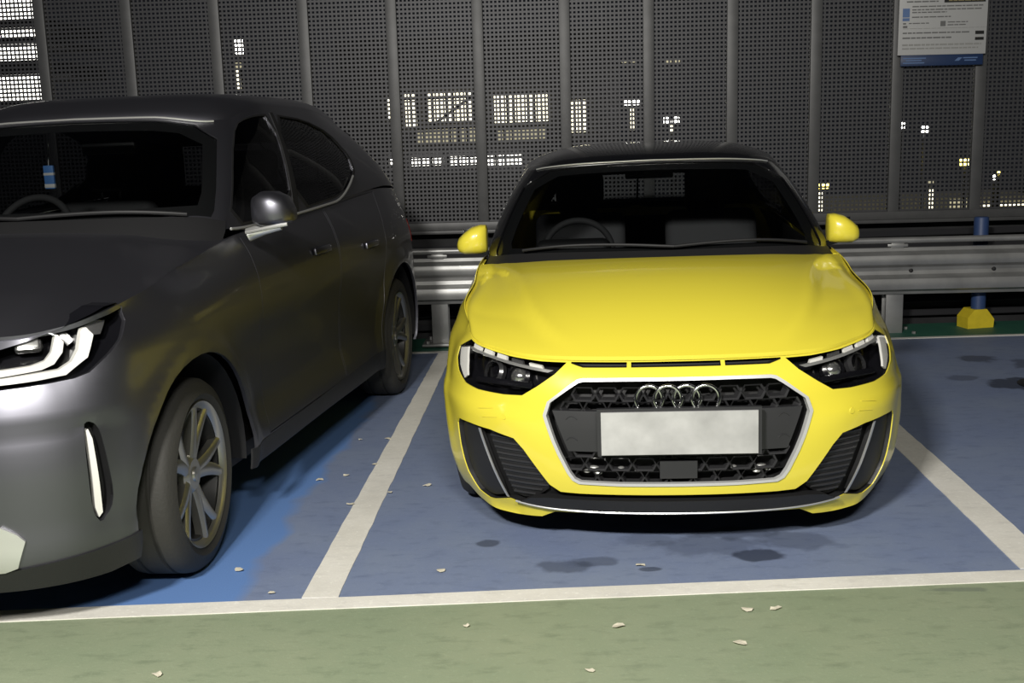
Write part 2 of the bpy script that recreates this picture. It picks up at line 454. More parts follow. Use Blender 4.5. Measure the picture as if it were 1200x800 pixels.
# ------------------------------------------------------------------ the deck
def paint_mat(name, col, col2, patch=None, stain=None, rough=.55):
    """Worn floor paint: large and small tone noise, scratches, and wet-looking stains at given spots."""
    m = bpy.data.materials.new(name); m.use_nodes = True; nt = m.node_tree; b = nt.nodes['Principled BSDF']
    N = nt.nodes.new; Lk = nt.links.new
    tc = N('ShaderNodeTexCoord')
    def noise(scale, lo, hi, vec=(1, 1, 1), detail=6):
        mp = N('ShaderNodeMapping'); mp.inputs['Scale'].default_value = vec; Lk(tc.outputs['Object'], mp.inputs[0])
        n = N('ShaderNodeTexNoise'); n.inputs['Scale'].default_value = scale; n.inputs['Detail'].default_value = detail; n.inputs['Roughness'].default_value = .65
        Lk(mp.outputs[0], n.inputs['Vector'])
        r = N('ShaderNodeMapRange'); r.inputs[1].default_value = lo; r.inputs[2].default_value = hi; Lk(n.outputs['Fac'], r.inputs[0]); return r.outputs[0]
    def mix(fac, a, c):
        x = N('ShaderNodeMix'); x.data_type = 'RGBA'; Lk(fac, x.inputs[0])
        for i, v in ((6, a), (7, c)):
            if isinstance(v, tuple): x.inputs[i].default_value = (*v, 1)
            else: Lk(v, x.inputs[i])
        return x.outputs[2]
    c = mix(noise(2.2, .35, .65), col, col2)
    c = mix(noise(9, .52, .75, (1, 2.5, 1)), c, tuple(v*.78 for v in col))
    c = mix(noise(60, .55, .9), c, tuple(min(1, v*1.25+.02) for v in col))
    if patch:
        # a stripe repainted in a stronger blue beside the white line
        sp = N('ShaderNodeSeparateXYZ'); Lk(tc.outputs['Object'], sp.inputs[0])
        r1 = N('ShaderNodeMapRange'); r1.inputs[1].default_value = patch[0]; r1.inputs[2].default_value = patch[0]-.05
        nn = N('ShaderNodeTexNoise'); nn.inputs['Scale'].default_value = 3; Lk(tc.outputs['Object'], nn.inputs['Vector'])
        ad = N('ShaderNodeMath'); ad.operation = 'MULTIPLY_ADD'; ad.inputs[1].default_value = .22; Lk(nn.outputs['Fac'], ad.inputs[0]); Lk(sp.outputs[0], ad.inputs[2])
        Lk(ad.outputs[0], r1.inputs[0]); c = mix(r1.outputs[0], c, patch[1])
    for (x, y, rx, ry, amt) in stain or []:
        mp = N('ShaderNodeMapping'); mp.inputs['Location'].default_value = (-x/rx, -y/ry, 0); mp.inputs['Scale'].default_value = (1/rx, 1/ry, 0)
        Lk(tc.outputs['Object'], mp.inputs[0])
        nn = N('ShaderNodeTexNoise'); nn.inputs['Scale'].default_value = 9; nn.inputs['Detail'].default_value = 3; Lk(tc.outputs['Object'], nn.inputs['Vector'])
        ln = N('ShaderNodeVectorMath'); ln.operation = 'LENGTH'; Lk(mp.outputs[0], ln.inputs[0])
        ad = N('ShaderNodeMath'); ad.operation = 'MULTIPLY_ADD'; ad.inputs[1].default_value = 1.4; Lk(nn.outputs['Fac'], ad.inputs[0]); Lk(ln.outputs['Value'], ad.inputs[2])
        r = N('ShaderNodeMapRange'); r.inputs[1].default_value = 1.75; r.inputs[2].default_value = 1.45; r.inputs[4].default_value = amt; Lk(ad.outputs[0], r.inputs[0])
        c = mix(r.outputs[0], c, (.035, .045, .075))
    Lk(c, b.inputs['Base Color']); b.inputs['Roughness'].default_value = rough
    n2 = N('ShaderNodeTexNoise'); n2.inputs['Scale'].default_value = 120; Lk(tc.outputs['Object'], n2.inputs['Vector'])
    bp = N('ShaderNodeBump'); bp.inputs['Strength'].default_value = .25; bp.inputs['Distance'].default_value = .003
    Lk(n2.outputs['Fac'], bp.inputs['Height']); Lk(bp.outputs[0], b.inputs['Normal'])
    return m
STAINS = [(-.03, 3.66, .10, .06, .55), (.08, 3.70, .10, .05, .5), (.66, 3.73, .09, .06, .85), (.82, 3.87, .13, .10, .4), (.50, 3.83, .20, .10, .35), (.30, 3.90, .12, .07, .3), (-.31, 3.90, .05, .04, .7),
          (.60, 3.95, .16, .07, .5), (2.53, 6.22, .16, .16, .9), (2.57, 6.92, .12, .12, .7), (2.85, 6.7, .15, .2, .6), (2.3, 6.4, .1, .08, .5), (.27, 3.62, .04, .02, .7)]
BLUE = paint_mat('blue_floor_paint', (.17, .215, .345), (.20, .245, .355), patch=(-.98, (.12, .23, .50)), stain=STAINS)
GREEN = paint_mat('green_floor_paint', (.235, .285, .185), (.27, .31, .205), stain=[(1.22, 3.4, .1, .02, .3)])
DGREEN = paint_mat('green_edge_paint', (.03, .13, .09), (.04, .15, .10))
WHITE = paint_mat('white_line_paint', (.80, .78, .72), (.68, .66, .60), rough=.6)
FT = .0515
def fy(x): return 3.335+FT*(x+1.829)-.05   # near edge of the white front line
def slab(name, pts, z0, z1, m):
    mb = MB(); mb.prism(pts, z0, z1); return tag(mb.build(name, m, None, None), kind='structure')
slab('floor', [(-14, -8), (14, -8), (14, fy(14)+.04), (-14, fy(-14)+.04)], -.2, 0, GREEN)
slab('floor_bays', [(-14, fy(-14)+.04), (14, fy(14)+.04), (14, 7.66), (-14, 7.66)], -.2, 0, BLUE)
slab('floor_edge', [(-14, 7.66), (14, 7.66), (14, 8.22), (-14, 8.22)], -.2, 0, DGREEN)
def line(name, a, b, w0, w1):
    a = Vector((*a, 0)); b = Vector((*b, 0)); d = (b-a).normalized(); n = Vector((-d.y, d.x, 0)); K = 60
    L = []; Rr = []
    for i in range(K+1):
        p = a.lerp(b, i/K); wd = w0+(w1-w0)*i/K
        L.append(p+n*(wd/2+random.uniform(-.002, .002))); Rr.append(p-n*(wd/2+random.uniform(-.002, .002)))
    mb = MB()
    mb.prism([(v.x, v.y) for v in Rr+L[::-1]], -.001, .003); return tag(mb.build(name, WHITE, None, None), kind='structure')
line('trim_1', (-9, fy(-9)+.045), (9, fy(9)+.045), .09, .088)
line('trim_2', (-.839, 3.43), (-.845, 7.64), .124, .10)
line('trim_3', (1.555, 3.556), (1.60, 7.64), .135, .115)
line('trim_4', (-9, 7.66), (9, 7.66), .05, .05)
line('trim_5', (-3.35, 3.31), (-3.3, 7.64), .12, .10)
line('trim_6', (4.0, 3.69), (4.05, 7.64), .12, .10)

# dark slatted upstand behind the barrier
CONC = mat('dark_concrete', (.02, .02, .022), .8, noise=.3, nscale=6)
SLATM = mat('louvre_metal', (.05, .05, .055), .5, .3)
mb = MB(); mb.box(-14, 14, 8.42, 8.5, -.4, .82); tag(mb.build('wall_back', CONC, None, None), kind='structure')
lv = empty('louvre_screen', (0, 8.36, 0)); tag(lv, 'dark horizontal louvre slats behind the steel crash barrier, below the perforated screen', 'louvre')
for i in range(7):
    z = .06+.10*i
    M = Matrix.Translation((0, 0, z)) @ Matrix.Rotation(math.radians(35), 4, 'X')
    mb = MB(); mb.box(-7, 7, -.03, .03, -.004, .004, M=M); mb.build('slat', SLATM, lv, None)

# ------------------------------------------------------------------ perforated screen
FENCE = mat('galvanised_screen', (.060, .060, .065), .5, .35, noise=.12, nscale=30)
FENCEP = mat('screen_post_metal', (.10, .10, .102), .5, .35, noise=.1, nscale=12)
FX = [-5.1, -4.455, -3.81, -3.163, -2.513, -1.86, -1.215, -.59, .037, .641, 1.242, 1.837, 2.418, 3.005, 3.59, 4.18, 4.77]
FY, FZ0, FZ1 = 8.3, .79, 3.1
fence = empty('perforated_screen', (1, FY, 0)); fence.rotation_euler = (0, .010, 0)
tag(fence, 'tall grey metal screen of square-perforated sheets between upright posts behind both cars', 'screen')
def perforated(x0, x1):
    v = []; f = []
    def bar(a, b, c, d, y0, y1):
        n = len(v)
        v.extend([(a, y0, c), (b, y0, c), (b, y0, d), (a, y0, d), (a, y1, c), (b, y1, c), (b, y1, d), (a, y1, d)])
        f.extend([[n, n+1, n+2, n+3], [n+4, n+7, n+6, n+5], [n, n+4, n+5, n+1], [n+3, n+2, n+6, n+7], [n, n+3, n+7, n+4], [n+1, n+5, n+6, n+2]])
    p = .0305; hb = .0065
    nx = int(round((x1-x0)/p)); px_ = (x1-x0)/nx
    for i in range(nx+1): bar(x0+i*px_-hb, x0+i*px_+hb, FZ0+.06, FZ1, 0, .003)
    nz = int((FZ1-FZ0-.06)/p)
    for i in range(nz+1): z = FZ0+.06+i*p; bar(x0, x1, z-hb-.001, z+hb+.001, .0005, .0025)
    return pyme('screen_panel', v, f)
for i in range(len(FX)-1):
    o = link('screen_panel', perforated(FX[i]-1+.03, FX[i+1]-1-.03), FENCE, fence)
for x in FX:
    mb = MB(); mb.box(x-1-.04, x-1+.04, -.025, .03, FZ0+.03, FZ1, .004)
    mb.build('post', FENCEP, fence, 30)
mb = MB(); mb.box(-6.6, 4.3, -.03, .04, FZ0-.005, FZ0+.055, .004); mb.build('bottom_rail', FENCEP, fence, 30)
mb = MB(); mb.box(-6.6, 4.3, -.045, .04, FZ0-.03, FZ0-.005, .003); mb.build('rail_lip', FENCEP, fence, 30)

# ------------------------------------------------------------------ crash barrier
GALV = mat('galvanised_steel', (.36, .36, .355), .42, .6, noise=.22, nscale=5)
cb = empty('crash_barrier', (0, 7.87, 0)); cb.rotation_euler = (0, .010, 0)
tag(cb, 'galvanised steel crash barrier with corrugated beam and round top rail behind the yellow car', 'barrier')
prof = [(0, .635), (-.012, .632), (-.02, .61), (-.075, .585), (-.082, .565), (-.082, .54), (-.075, .52), (-.02, .495), (-.012, .47), (-.02, .445), (-.075, .42), (-.082, .395), (-.082, .37), (-.075, .345), (-.02, .325), (-.012, .305), (0, .302)]
def beam(x0, x1, yo):
    k = len(prof); v = []; f = []
    for x in (x0, x1):
        for t in (0, .005):
            v += [(x, y+t+yo, z) for y, z in prof]
    for i in range(k-1):
        f += [[i, i+1, 2*k+i+1, 2*k+i], [k+i, 3*k+i, 3*k+i+1, k+i+1], [i, k+i, k+i+1, i+1], [2*k+i, 2*k+i+1, 3*k+i+1, 3*k+i]]
    f += [[0, 2*k, 3*k, k], [k-1, 2*k-1, 4*k-1, 3*k-1]]
    return pyme('beam', v, f)
for a, b, yo in ((-5.4, .75, 0), (.70, 6.5, -.007)):
    o = link('beam', beam(a, b, yo), GALV, cb, 25)
    bm = bmesh.new(); bm.from_mesh(o.data); bmesh.ops.recalc_face_normals(bm, faces=bm.faces); bm.to_mesh(o.data); bm.free()
mb = MB(); mb.tube([(-5.4, -.02, .685), (6.5, -.02, .685)], .022, 14); mb.build('round_rail', GALV, cb)
for x in (-4.1, -.9, 2.33, 5.5):
    mb = MB()
    mb.box(x-.06, x+.06, .0, .012, 0.0, .62, .002); mb.box(x-.06, x+.06, .10, .112, 0.0, .62, .002); mb.box(x-.004, x+.004, .01, .105, 0, .62)
    mb.build('post', GALV, cb, 30)
    mb = MB(); mb.box(x-.13, x+.17, -.07, .18, .002, .02, .004)
    for dx in (-.09, .13):
        for dy in (-.04, .15): mb.lathe([(0, .04), (.014, .04), (.014, .018)], 6, Matrix.Translation((x+dx, dy, 0)))
    mb.build('base_plate', GALV, cb, 30)
    mb = MB(); mb.box(x-.045, x+.045, -.03, .02, .63, .69, .006); mb.box(x-.07, x+.07, -.035, -.025, .64, .66, .003); mb.build('rail_bracket', GALV, cb, 30)
for x in (-.35, .5, 1.95, 2.43, 3.0):
    mb = MB(); mb.lathe([(0, .012), (.012, .01), (.016, 0)], 12, Matrix.Translation((x, -.02, .47)) @ Matrix.Rotation(math.radians(90), 4, 'X')); mb.build('bolt', DARKP, cb)

# ------------------------------------------------------------------ yellow base with blue post
YB = mat('yellow_base_paint', (.72, .56, .03), .5, noise=.1, nscale=15); BLUEP = mat('blue_post_paint', (.03, .06, .16), .5)
bl = empty('post_base', (2.97, 8.02, 0)); tag(bl, 'yellow block with sloping shoulders holding a dark blue post behind the crash barrier', 'bollard')
mb = MB(); hexa = [(-.10, 0), (.10, 0), (.105, .06), (.045, .135), (-.05, .135), (-.10, .08)]
mb.prism(hexa, -.14, .0, Matrix.Rotation(math.radians(90), 4, 'X')); 
mb2 = MB(); mb2.add(mb.v, mb.f, Matrix.Translation((0, -.06, 0)) @ Matrix.Rotation(math.radians(12), 4, 'Z')); mb2.build('base_block', YB, bl, 20)
mb = MB(); mb.lathe([(0, .79), (.045, .79), (.05, .78), (.05, .10)], 24); mb.build('post', BLUEP, bl)

# ------------------------------------------------------------------ notice board
SGN = mat('sign_white', (.42, .42, .42), .45); INK = mat('sign_ink', (.13, .13, .13), .6); INKL = mat('sign_ink_pale', (.27, .27, .26), .6)
SBLUE = mat('sign_blue', (.015, .035, .10), .45); SLB = mat('sign_pale_blue', (.10, .17, .34), .5); SBK = mat('sign_black', (.006, .006, .006), .5); SYE = mat('sign_yellow_lettering', (.25, .21, .10), .5)
sg = empty('notice_board', (2.69, 8.235, 0)); sg.rotation_euler = (0, .018, 0)
tag(sg, 'white notice board with small print and blue footer high on the screen', 'sign')
mb = MB(); mb.box(-.31, .305, -.012, .0, 1.93, 2.9, .004); mb.build('board', SGN, sg, 30)
mb = MB(); mb.box(-.285, .29, -.010, .0, 1.855, 1.93, .004); mb.build('footer', SBLUE, sg, 30)
def strips(name, rows, m, y=-.0135):
    for x0, x1, z, h in rows:
        x = x0; mb = MB()
        while x < x1-.004:                     # small print: word-long strokes
            wd = min(random.uniform(.018, .055), x1-x); mb.box(x, x+wd, y, y+.003, z-h/2, z+h/2); x += wd+.006
        mb.build(name, m, sg, None)
strips('print_line', [(-.22, .27, 2.262, .008), (-.22, .26, 2.240, .008), (-.22, .02, 2.222, .008), (-.22, .05, 2.190, .008), (-.24, -.10, 2.148, .007), (.03, .17, 2.152, .007), (.03, .16, 2.133, .007),
                       (-.28, .19, 2.082, .009), (-.28, .06, 2.048, .010), (-.26, -.04, 2.295, .009), (-.28, .1, 2.33, .012), (-.28, .05, 2.37, .012), (-.28, .2, 2.42, .012)], INK)
strips('faint_print_line', [(-.28, .27, 2.000, .012), (-.28, .25, 1.975, .010), (-.28, .30, 2.112, .003)], INKL)
mb = MB(); mb.box(.0, .285, -.0145, -.0115, 2.285, 2.50); mb.build('black_header', SBK, sg, None)
strips('header_lettering', [(.03, .27, 2.30, .012), (.03, .27, 2.33, .012), (.03, .24, 2.36, .012)], SYE, -.017)
mb = MB(); mb.box(-.285, -.237, -.0145, -.0115, 2.165, 2.185); mb.box(-.285, -.237, -.0145, -.0115, 2.19, 2.25); mb.build('blue_symbols', SLB, sg, None)
for q in ((-.28, -.25, 2.118, 2.132), (-.28, -.26, 2.142, 2.152), (-.02, .015, 2.125, 2.16)):
    mb = MB(); mb.box(q[0], q[1], -.0145, -.0115, q[2], q[3]); mb.build('small_symbol', INK, sg, None)
mb = MB(); mb.box(.225, .285, -.0145, -.0115, 2.065, 2.088); mb.box(.225, .285, -.0145, -.0115, 2.025, 2.045); mb.build('black_mark', SBK, sg, None)
for z, a, b in ((1.908, -.27, -.11), (1.893, -.25, -.14), (1.876, -.27, -.12), (1.905, .15, .25), (1.888, .16, .24)):
    mb = MB(); mb.box(a, b, -.0125, -.0095, z-.004, z+.004); mb.build('footer_line', SLB, sg, None)
mb = MB(); mb.prism([(.09, 1.885), (.12, 1.885), (.145, 1.908), (.115, 1.908)], .0095, .0125, Matrix.Rotation(math.radians(90), 4, 'X')); mb.build('footer_mark', SLB, sg, None)

# ------------------------------------------------------------------ litter
SCRAP = mat('pale_scrap', (.62, .58, .46), .7)
def scrap(x, y, s, label, group):
    n = 7; pts = []
    for i in range(n):
        a = 2*math.pi*i/n; r = s*random.uniform(.5, 1); pts.append((r*math.cos(a)*1.3, r*math.sin(a)*.8))
    bm = bmesh.new(); v0 = [bm.verts.new((p[0], p[1], .002+.006*random.random())) for p in pts]
    c = bm.verts.new((0, 0, .006)); 
    for i in range(n): bm.faces.new([v0[i], v0[(i+1) % n], c])
    r = bmesh.ops.extrude_face_region(bm, geom=list(bm.faces)); 
    for g in r['geom']:
        if isinstance(g, bmesh.types.BMVert): g.co.z -= .0015
    bmesh.ops.recalc_face_normals(bm, faces=bm.faces)
    me = bpy.data.meshes.new('litter_scrap'); bm.to_mesh(me); bm.free()
    o = link('litter_scrap', me, SCRAP); o.location = (x, y, .003); o.rotation_euler = (0, 0, random.uniform(-.6, .6)); tag(o, label, 'litter', group)
G1, G2, G3 = 'pale scraps on the green floor', 'pale scraps on the blue floor in front of the yellow car', 'pale scraps on the blue floor beside the grey car'
for x, y, s, l, g in [
    (-.456, 3.633, .020, 'pale scrap on the blue floor close right of where the white lines meet', G2), (.237, 3.65, .018, 'pale scrap on the blue floor in front of the number plate, beside dark stains', G2),
    (.135, 3.167, .022, 'pale scrap on the green floor below the middle of the yellow car', G1), (.543, 3.266, .020, 'left one of two close pale scraps on the green floor by the white line', G1),
    (.628, 3.274, .020, 'right one of two close pale scraps on the green floor by the white line', G1), (.483, 3.039, .022, 'pale scrap on the green floor below the pair of scraps', G1),
    (.04, 2.886, .016, 'tiny pale scrap low in the middle of the green floor', G1), (-.33, 3.186, .010, 'tiny pale scrap on the green floor just below where the white lines meet', G1),
    (-1.194, 2.902, .018, 'pale scrap at the bottom left of the green floor', G1),
    (-1.009, 3.469, .013, 'tiny pale scrap on the blue floor by the corner left of the white bay line', G3),
    (-1.114, 4.72, .018, 'pale scrap at the edge of the grey car\'s shadow', G3), (-.907, 5.378, .018, 'pale scrap touching the far part of the white bay line', G3),
    (-1.05, 5.376, .012, 'small pale scrap furthest back beside the grey car', G3), (-.90, 4.937, .014, 'small pale scrap on the left edge of the white bay line, halfway back', G3),
    (-1.005, 4.775, .016, 'pale scrap between the shadow and the white bay line', G3), (-.914, 4.37, .018, 'pale scrap just left of the white bay line, nearest the camera', G3),
    (-.768, 4.515, .014, 'small pale scrap on the white bay line itself', G2), (-.617, 4.597, .018, 'pale scrap on the blue floor just right of the white bay line', G2),
    (-1.182, 3.678, .018, 'pale scrap on the blue floor beside the front wheel of the grey car', G3)]:
    scrap(x, y, s, l, g)
# a flat dark drain cover at the right edge
mb = MB(); mb.lathe([(0, .012), (.13, .012), (.15, .004), (.15, 0)], 28); dr = mb.build('drain_cover', mat('cast_iron', (.015, .015, .016), .4, .5), None, 30); dr.location = (2.68, 6.18, .001)
tag(dr, 'small round dark metal cover on the blue floor at the right edge', 'drain cover')

# ------------------------------------------------------------------ beyond the screen
NG = mat('night_ground', (.02, .02, .02), .9); mb = MB(); mb.box(-90, 90, 9, 120, -6.2, -6); tag(mb.build('ground', NG, None, None), kind='structure')
def emit(name, col, s): return mat(name, col, .5, emit=s)
LWIN = emit('lit_window', (1, .92, .66), 1.9); LWHITE = emit('lit_deck_light', (1, .97, .88), 3.5); LYEL = emit('yellow_lamp', (1, .8, .15), 8); LDIM = emit('dim_window', (.55, .5, .33), .5); LLAMP = emit('white_lamp', (1, .98, .9), 9)
BW = mat('night_facade', (.03, .03, .035), .9); MUL = mat('mullion', (.015, .015, .015), .8)
ob = empty('office_building', (-3, 46, -6)); tag(ob, 'dark office building with two rows of lit yellowish windows, far behind the screen', 'building')
mb = MB(); mb.box(-6, 5.5, .3, 9, 0, 11.6); mb.build('wall', BW, ob, None)
def window(x0, x1, z0, z1, m, n, par=ob, ox=-3, oz=-6):
    mb = MB(); mb.box(x0-ox, x1-ox, .2, .29, z0-oz, z1-oz); w = mb.build('window', m, par, None)
    mb = MB()
    for i in range(n+1):
        x = x0+(x1-x0)*i/n; mb.box(x-.04-ox, x+.04-ox, .1, .2, z0-oz, z1-oz)
    for z in (z0, z1, z0+(z1-z0)*.8): mb.box(x0-ox, x1-ox, .1, .2, z-.03-oz, z+.03-oz)
    mb.build('mullion', MUL, w, None)
window(-7.05, -6.75, 2.3, 3.2, LWIN, 1); window(-6.3, -5.75, 1.95, 3.4, LWIN, 2); window(-5.4, -3.45, 2.1, 3.35, LWIN, 7); window(-2.65, -.4, 2.0, 3.2, LWIN, 8); window(.4, 1.2, 1.5, 2.85, LWIN, 3)
window(-5.9, -3.4, 1.3, 1.9, LDIM, 7); window(-2.6, -.5, 1.3, 1.85, LDIM, 6)
window(-7.1, -6.7, .42, .85, LWHITE, 1); window(-6.15, -4.85, .38, .82, LWHITE, 3); window(-4.6, -3.3, .36, .8, LWHITE, 3); window(-3.0, -1.5, .3, .75, LWHITE, 4)
mb = MB(); mb.tube([(-2.2, .05, 8.0), (-.4, .05, 9.2)], .06); mb.build('stair_rail', MUL, ob)
cp = empty('multi_storey_car_park', (-22.5, 46, -6)); tag(cp, 'brightly lit multi-storey car park decks at the upper left, far behind the screen', 'building')
for z0, z1 in ((13.0, 14.6), (12.25, 12.6), (11.35, 11.95), (9.75, 10.7)):
    mb = MB(); mb.box(-6, 1.45, .4, .5, z0, z1); mb.build('lit_deck', LWHITE, cp, None)
for z0, z1 in ((12.62, 12.95), (11.98, 12.2), (10.75, 11.3), (0, 9.7)):
    mb = MB(); mb.box(-6, 1.6, 0, 6, z0, z1); mb.build('deck_edge', BW, cp, None)
def lamp(x, y, z, h, m, lab, head=(.16, .1), heads=1, grp='street lamps beyond the screen'):
    r = empty('street_lamp', (x, y, -6)); tag(r, lab, 'street lamp', grp)
    mb = MB(); mb.tube([(0, 0, 0), (0, 0, z+6)], [.09, .05], 8); mb.build('pole', SLATM, r)
    for k in range(heads):
        dx = (k-(heads-1)/2)*.36
        mb = MB(); mb.box(dx-head[0], dx+head[0], -.1, .1, z+6-head[1], z+6+head[1], .03); mb.build('lamp_head', m, r, 30)
    if h:
        mb = MB(); mb.box(-.07, .07, -.14, -.1, z+6-h, z+6-.2); mb.build('lit_column', LWIN, r, None)
lamp(2.9, 45, 2.62, 1.1, LLAMP, 'twin-headed white street lamp above the left part of the yellow car roof', (.12, .12), 2)
lamp(4.45, 45, 1.85, .5, LLAMP, 'twin-headed white street lamp above the middle of the yellow car roof', (.12, .12), 2)
lamp(2.99, 48, 4.37, 0, LDIM, 'faint lamp high up, left of a similar one, over the yellow car', (.1, .06), 2)
lamp(4.85, 48, 4.3, 0, LDIM, 'faint lamp high up, right of a similar one, over the yellow car', (.1, .06), 2)
lamp(13.45, 45, 1.3, 0, LLAMP, 'white lamp below the notice board, left one of two', (.10, .12))
lamp(14.32, 45, 1.1, 0, LLAMP, 'white lamp below the notice board, right one of two', (.13, .14))
lamp(13.5, 45.5, -.13, 0, LYEL, 'yellow lamp below the two white lamps under the notice board', (.13, .13))
lamp(15.95, 45, -.22, 0, LYEL, 'yellow lamp to the right beside a screen post', (.18, .17))
lamp(10.3, 45, -.95, 1.0, LYEL, 'twin yellow lamp on a lit column just right of the yellow car roof', (.14, .1), 2)
lamp(13.62, 46, -.95, 0, LLAMP, 'small white lamp under the yellow one below the notice board', (.07, .1))
lamp(14.3, 44, -.9, 1.1, LDIM, 'lamp on a pale lit column below the notice board', (.1, .1))
lamp(17.25, 45, -.7, 0, LYEL, 'tiny warm lamp near the right edge', (.07, .07)); lamp(17.47, 46, -.9, 0, LLAMP, 'tiny white lamp near the right edge', (.08, .1))
lamp(-12.6, 45, 5.4, 0, LLAMP, 'tall bright white lamp above the grey car roof', (.14, .3)); lamp(-12.4, 44, 4.6, .9, LDIM, 'dim lamp on a lit column above the grey car roof', (.1, .1))
sh = empty('low_shed', (15.6, 48.5, -6)); tag(sh, 'low lit building under the lamps at the right, far behind the screen', 'building')
mb = MB(); mb.box(-4.0, 4.8, 0, 5, 0, 4.15); mb.build('wall', mat('shed_wall', (.16, .15, .11), .8, emit=.12), sh, None)
for i in range(12):
    mb = MB(); mb.box(2.4+i*.18, 2.5+i*.18, -.1, -.02, 3.75, 3.87); mb.build('light', LWIN, sh, None)
mb = MB(); mb.box(1.0, 1.9, -.05, 0, 3.4, 4.1); mb.build('lit_panel', LDIM, sh, None)
# ------------------------------------------------------------------ car builders
def make_wheel(root, u, s, z, R, rim, width, style, steer=0.0, alloy=ALLOY):
    """wheel (alloy) > tyre, brake_disc, centre_cap; u is the outer face."""
    sg = 1 if u > 0 else -1
    # local: x outward
    M = Matrix.Translation((u-sg*width/2, s, z)) @ Matrix.Rotation(steer, 4, 'Z') @ Matrix.Rotation(math.radians(90)*sg, 4, 'Y')
    h = width/2
    mb = MB()
    mb.lathe([(rim-.020, h-.026), (rim-.014, h-.016), (rim-.004, h-.008), (rim+.004, h-.004), (rim+.006, h-.012)], 64)
    mb.lathe([(0, h-.035), (.055, h-.035), (.075, h-.05), (.07, h-.07), (0, h-.07)], 40)
    n = 5
    for i in range(n):
        a = 2*math.pi*i/n+.31
        for e in ((-.16, .16) if style == 'double' else (0,)):
            pts = []
            for k in range(6):
                q = k/5; r = .05+(rim-.055)*q
                aa = a+e*(.35+1.25*q)
                pts.append((r*math.cos(aa), r*math.sin(aa), h-.045+.022*q))
            wd = .024 if style == 'double' else .036
            rings = []
            for k, p in enumerate(pts):
                p = Vector(p); aa = math.atan2(p.y, p.x); T = Vector((-math.sin(aa), math.cos(aa), 0))
                ww = wd*(1.25-.45*k/5)
                rings.append([p+T*ww*.45+Vector((0, 0, .008)), p+T*ww, p+T*ww*.8-Vector((0, 0, .03)), p-T*ww*.8-Vector((0, 0, .03)), p-T*ww, p-T*ww*.45+Vector((0, 0, .008))])
            mb.loft(rings)
    w = MB(); w.add(mb.v, mb.f, M); wheel = w.build('wheel', alloy, root, 35)
    mb = MB(); pr = [(rim-.004, -h+.01), (rim+.012, -h)]
    for k in range(9):
        a = math.pi*k/8; pr.append((R-.045+.045*math.sin(a) if 0 < k < 8 else R-.045, -h*math.cos(a)*1.0 if True else 0))
    pr = [(rim-.004, -h+.02), (rim+.015, -h+.004), (R-.06, -h-.006), (R-.02, -h+.006), (R-.004, -h+.028), (R, -h+.055), (R, -.05), (R-.008, -.046), (R-.008, -.038), (R, -.034), (R, .034), (R-.008, .038), (R-.008, .046), (R, .05), (R, h-.055), (R-.004, h-.028), (R-.02, h-.006), (R-.06, h+.006), (rim+.015, h-.004), (rim-.004, h-.02)]
    mb.lathe(pr, 72); w = MB(); w.add(mb.v, mb.f, M); w.build('tyre', RUBBER, wheel, 40)
    mb = MB(); mb.lathe([(0, h-.09), (.16, h-.09), (.16, h-.11), (0, h-.11)], 40); w = MB(); w.add(mb.v, mb.f, M); w.build('brake_disc', DISC, wheel, 30)
    mb = MB(); mb.lathe([(rim-.036, h-.12), (0, h-.12)], 40); w = MB(); w.add(mb.v, mb.f, M); w.build('backing', DARKP, wheel, 30)
    mb = MB(); mb.lathe([(rim-.03, -h+.02), (rim-.035, 0), (rim-.028, h-.03), (rim-.018, h-.028)], 64); w = MB(); w.add(mb.v, mb.f, M); w.build('rim_barrel', DALLOY, wheel, 30)
    mb = MB(); mb.lathe([(0, h-.026), (.024, h-.028), (.028, h-.036)], 24); w = MB(); w.add(mb.v, mb.f, M); w.build('centre_cap', alloy, wheel, 30)
    return wheel
def arc_pts(L, s0, z0, r, zb):
    """arch outline in (t,z), from front foot to rear foot, over the top."""
    a = math.acos(max(-1, min(1, (zb-z0)/r))) ; out = []
    for k in range(25):
        th = -a+2*a*k/24; out.append((L.t_of_s(s0+r*math.sin(th)), z0+r*math.cos(th)))
    return out
def lower_outline(L, zb_fn, R, axles):
    """Whole skin, unrolled: right half from nose to tail, then its mirror image."""
    bot = []
    t = 0
    ts = [L.T*k/160 for k in range(161)]
    (s1, z1), (s2, z2) = axles
    A1 = arc_pts(L, s1, z1, R, zb_fn(s1)); A2 = arc_pts(L, s2, z2, R, zb_fn(s2))
    for tt in ts:
        if tt < A1[0][0]-.005: bot.append((tt, zb_fn(L.plan(tt)[1], tt)))
    bot += A1
    bot += [(tt, zb_fn(L.plan(tt)[1], tt)) for tt in ts if A1[-1][0]+.005 < tt < A2[0][0]-.005]
    bot += A2
    bot += [(tt, zb_fn(L.plan(tt)[1], tt)) for tt in ts if tt > A2[-1][0]+.005]
    top = [(tt, L.top(tt)) for tt in ts[::-1]]
    half_top = top; half_bot = bot
    return [(-a, b) for a, b in half_bot[::-1]][:-1]+half_bot+half_top+[(-a, b) for a, b in half_top[::-1]][1:]
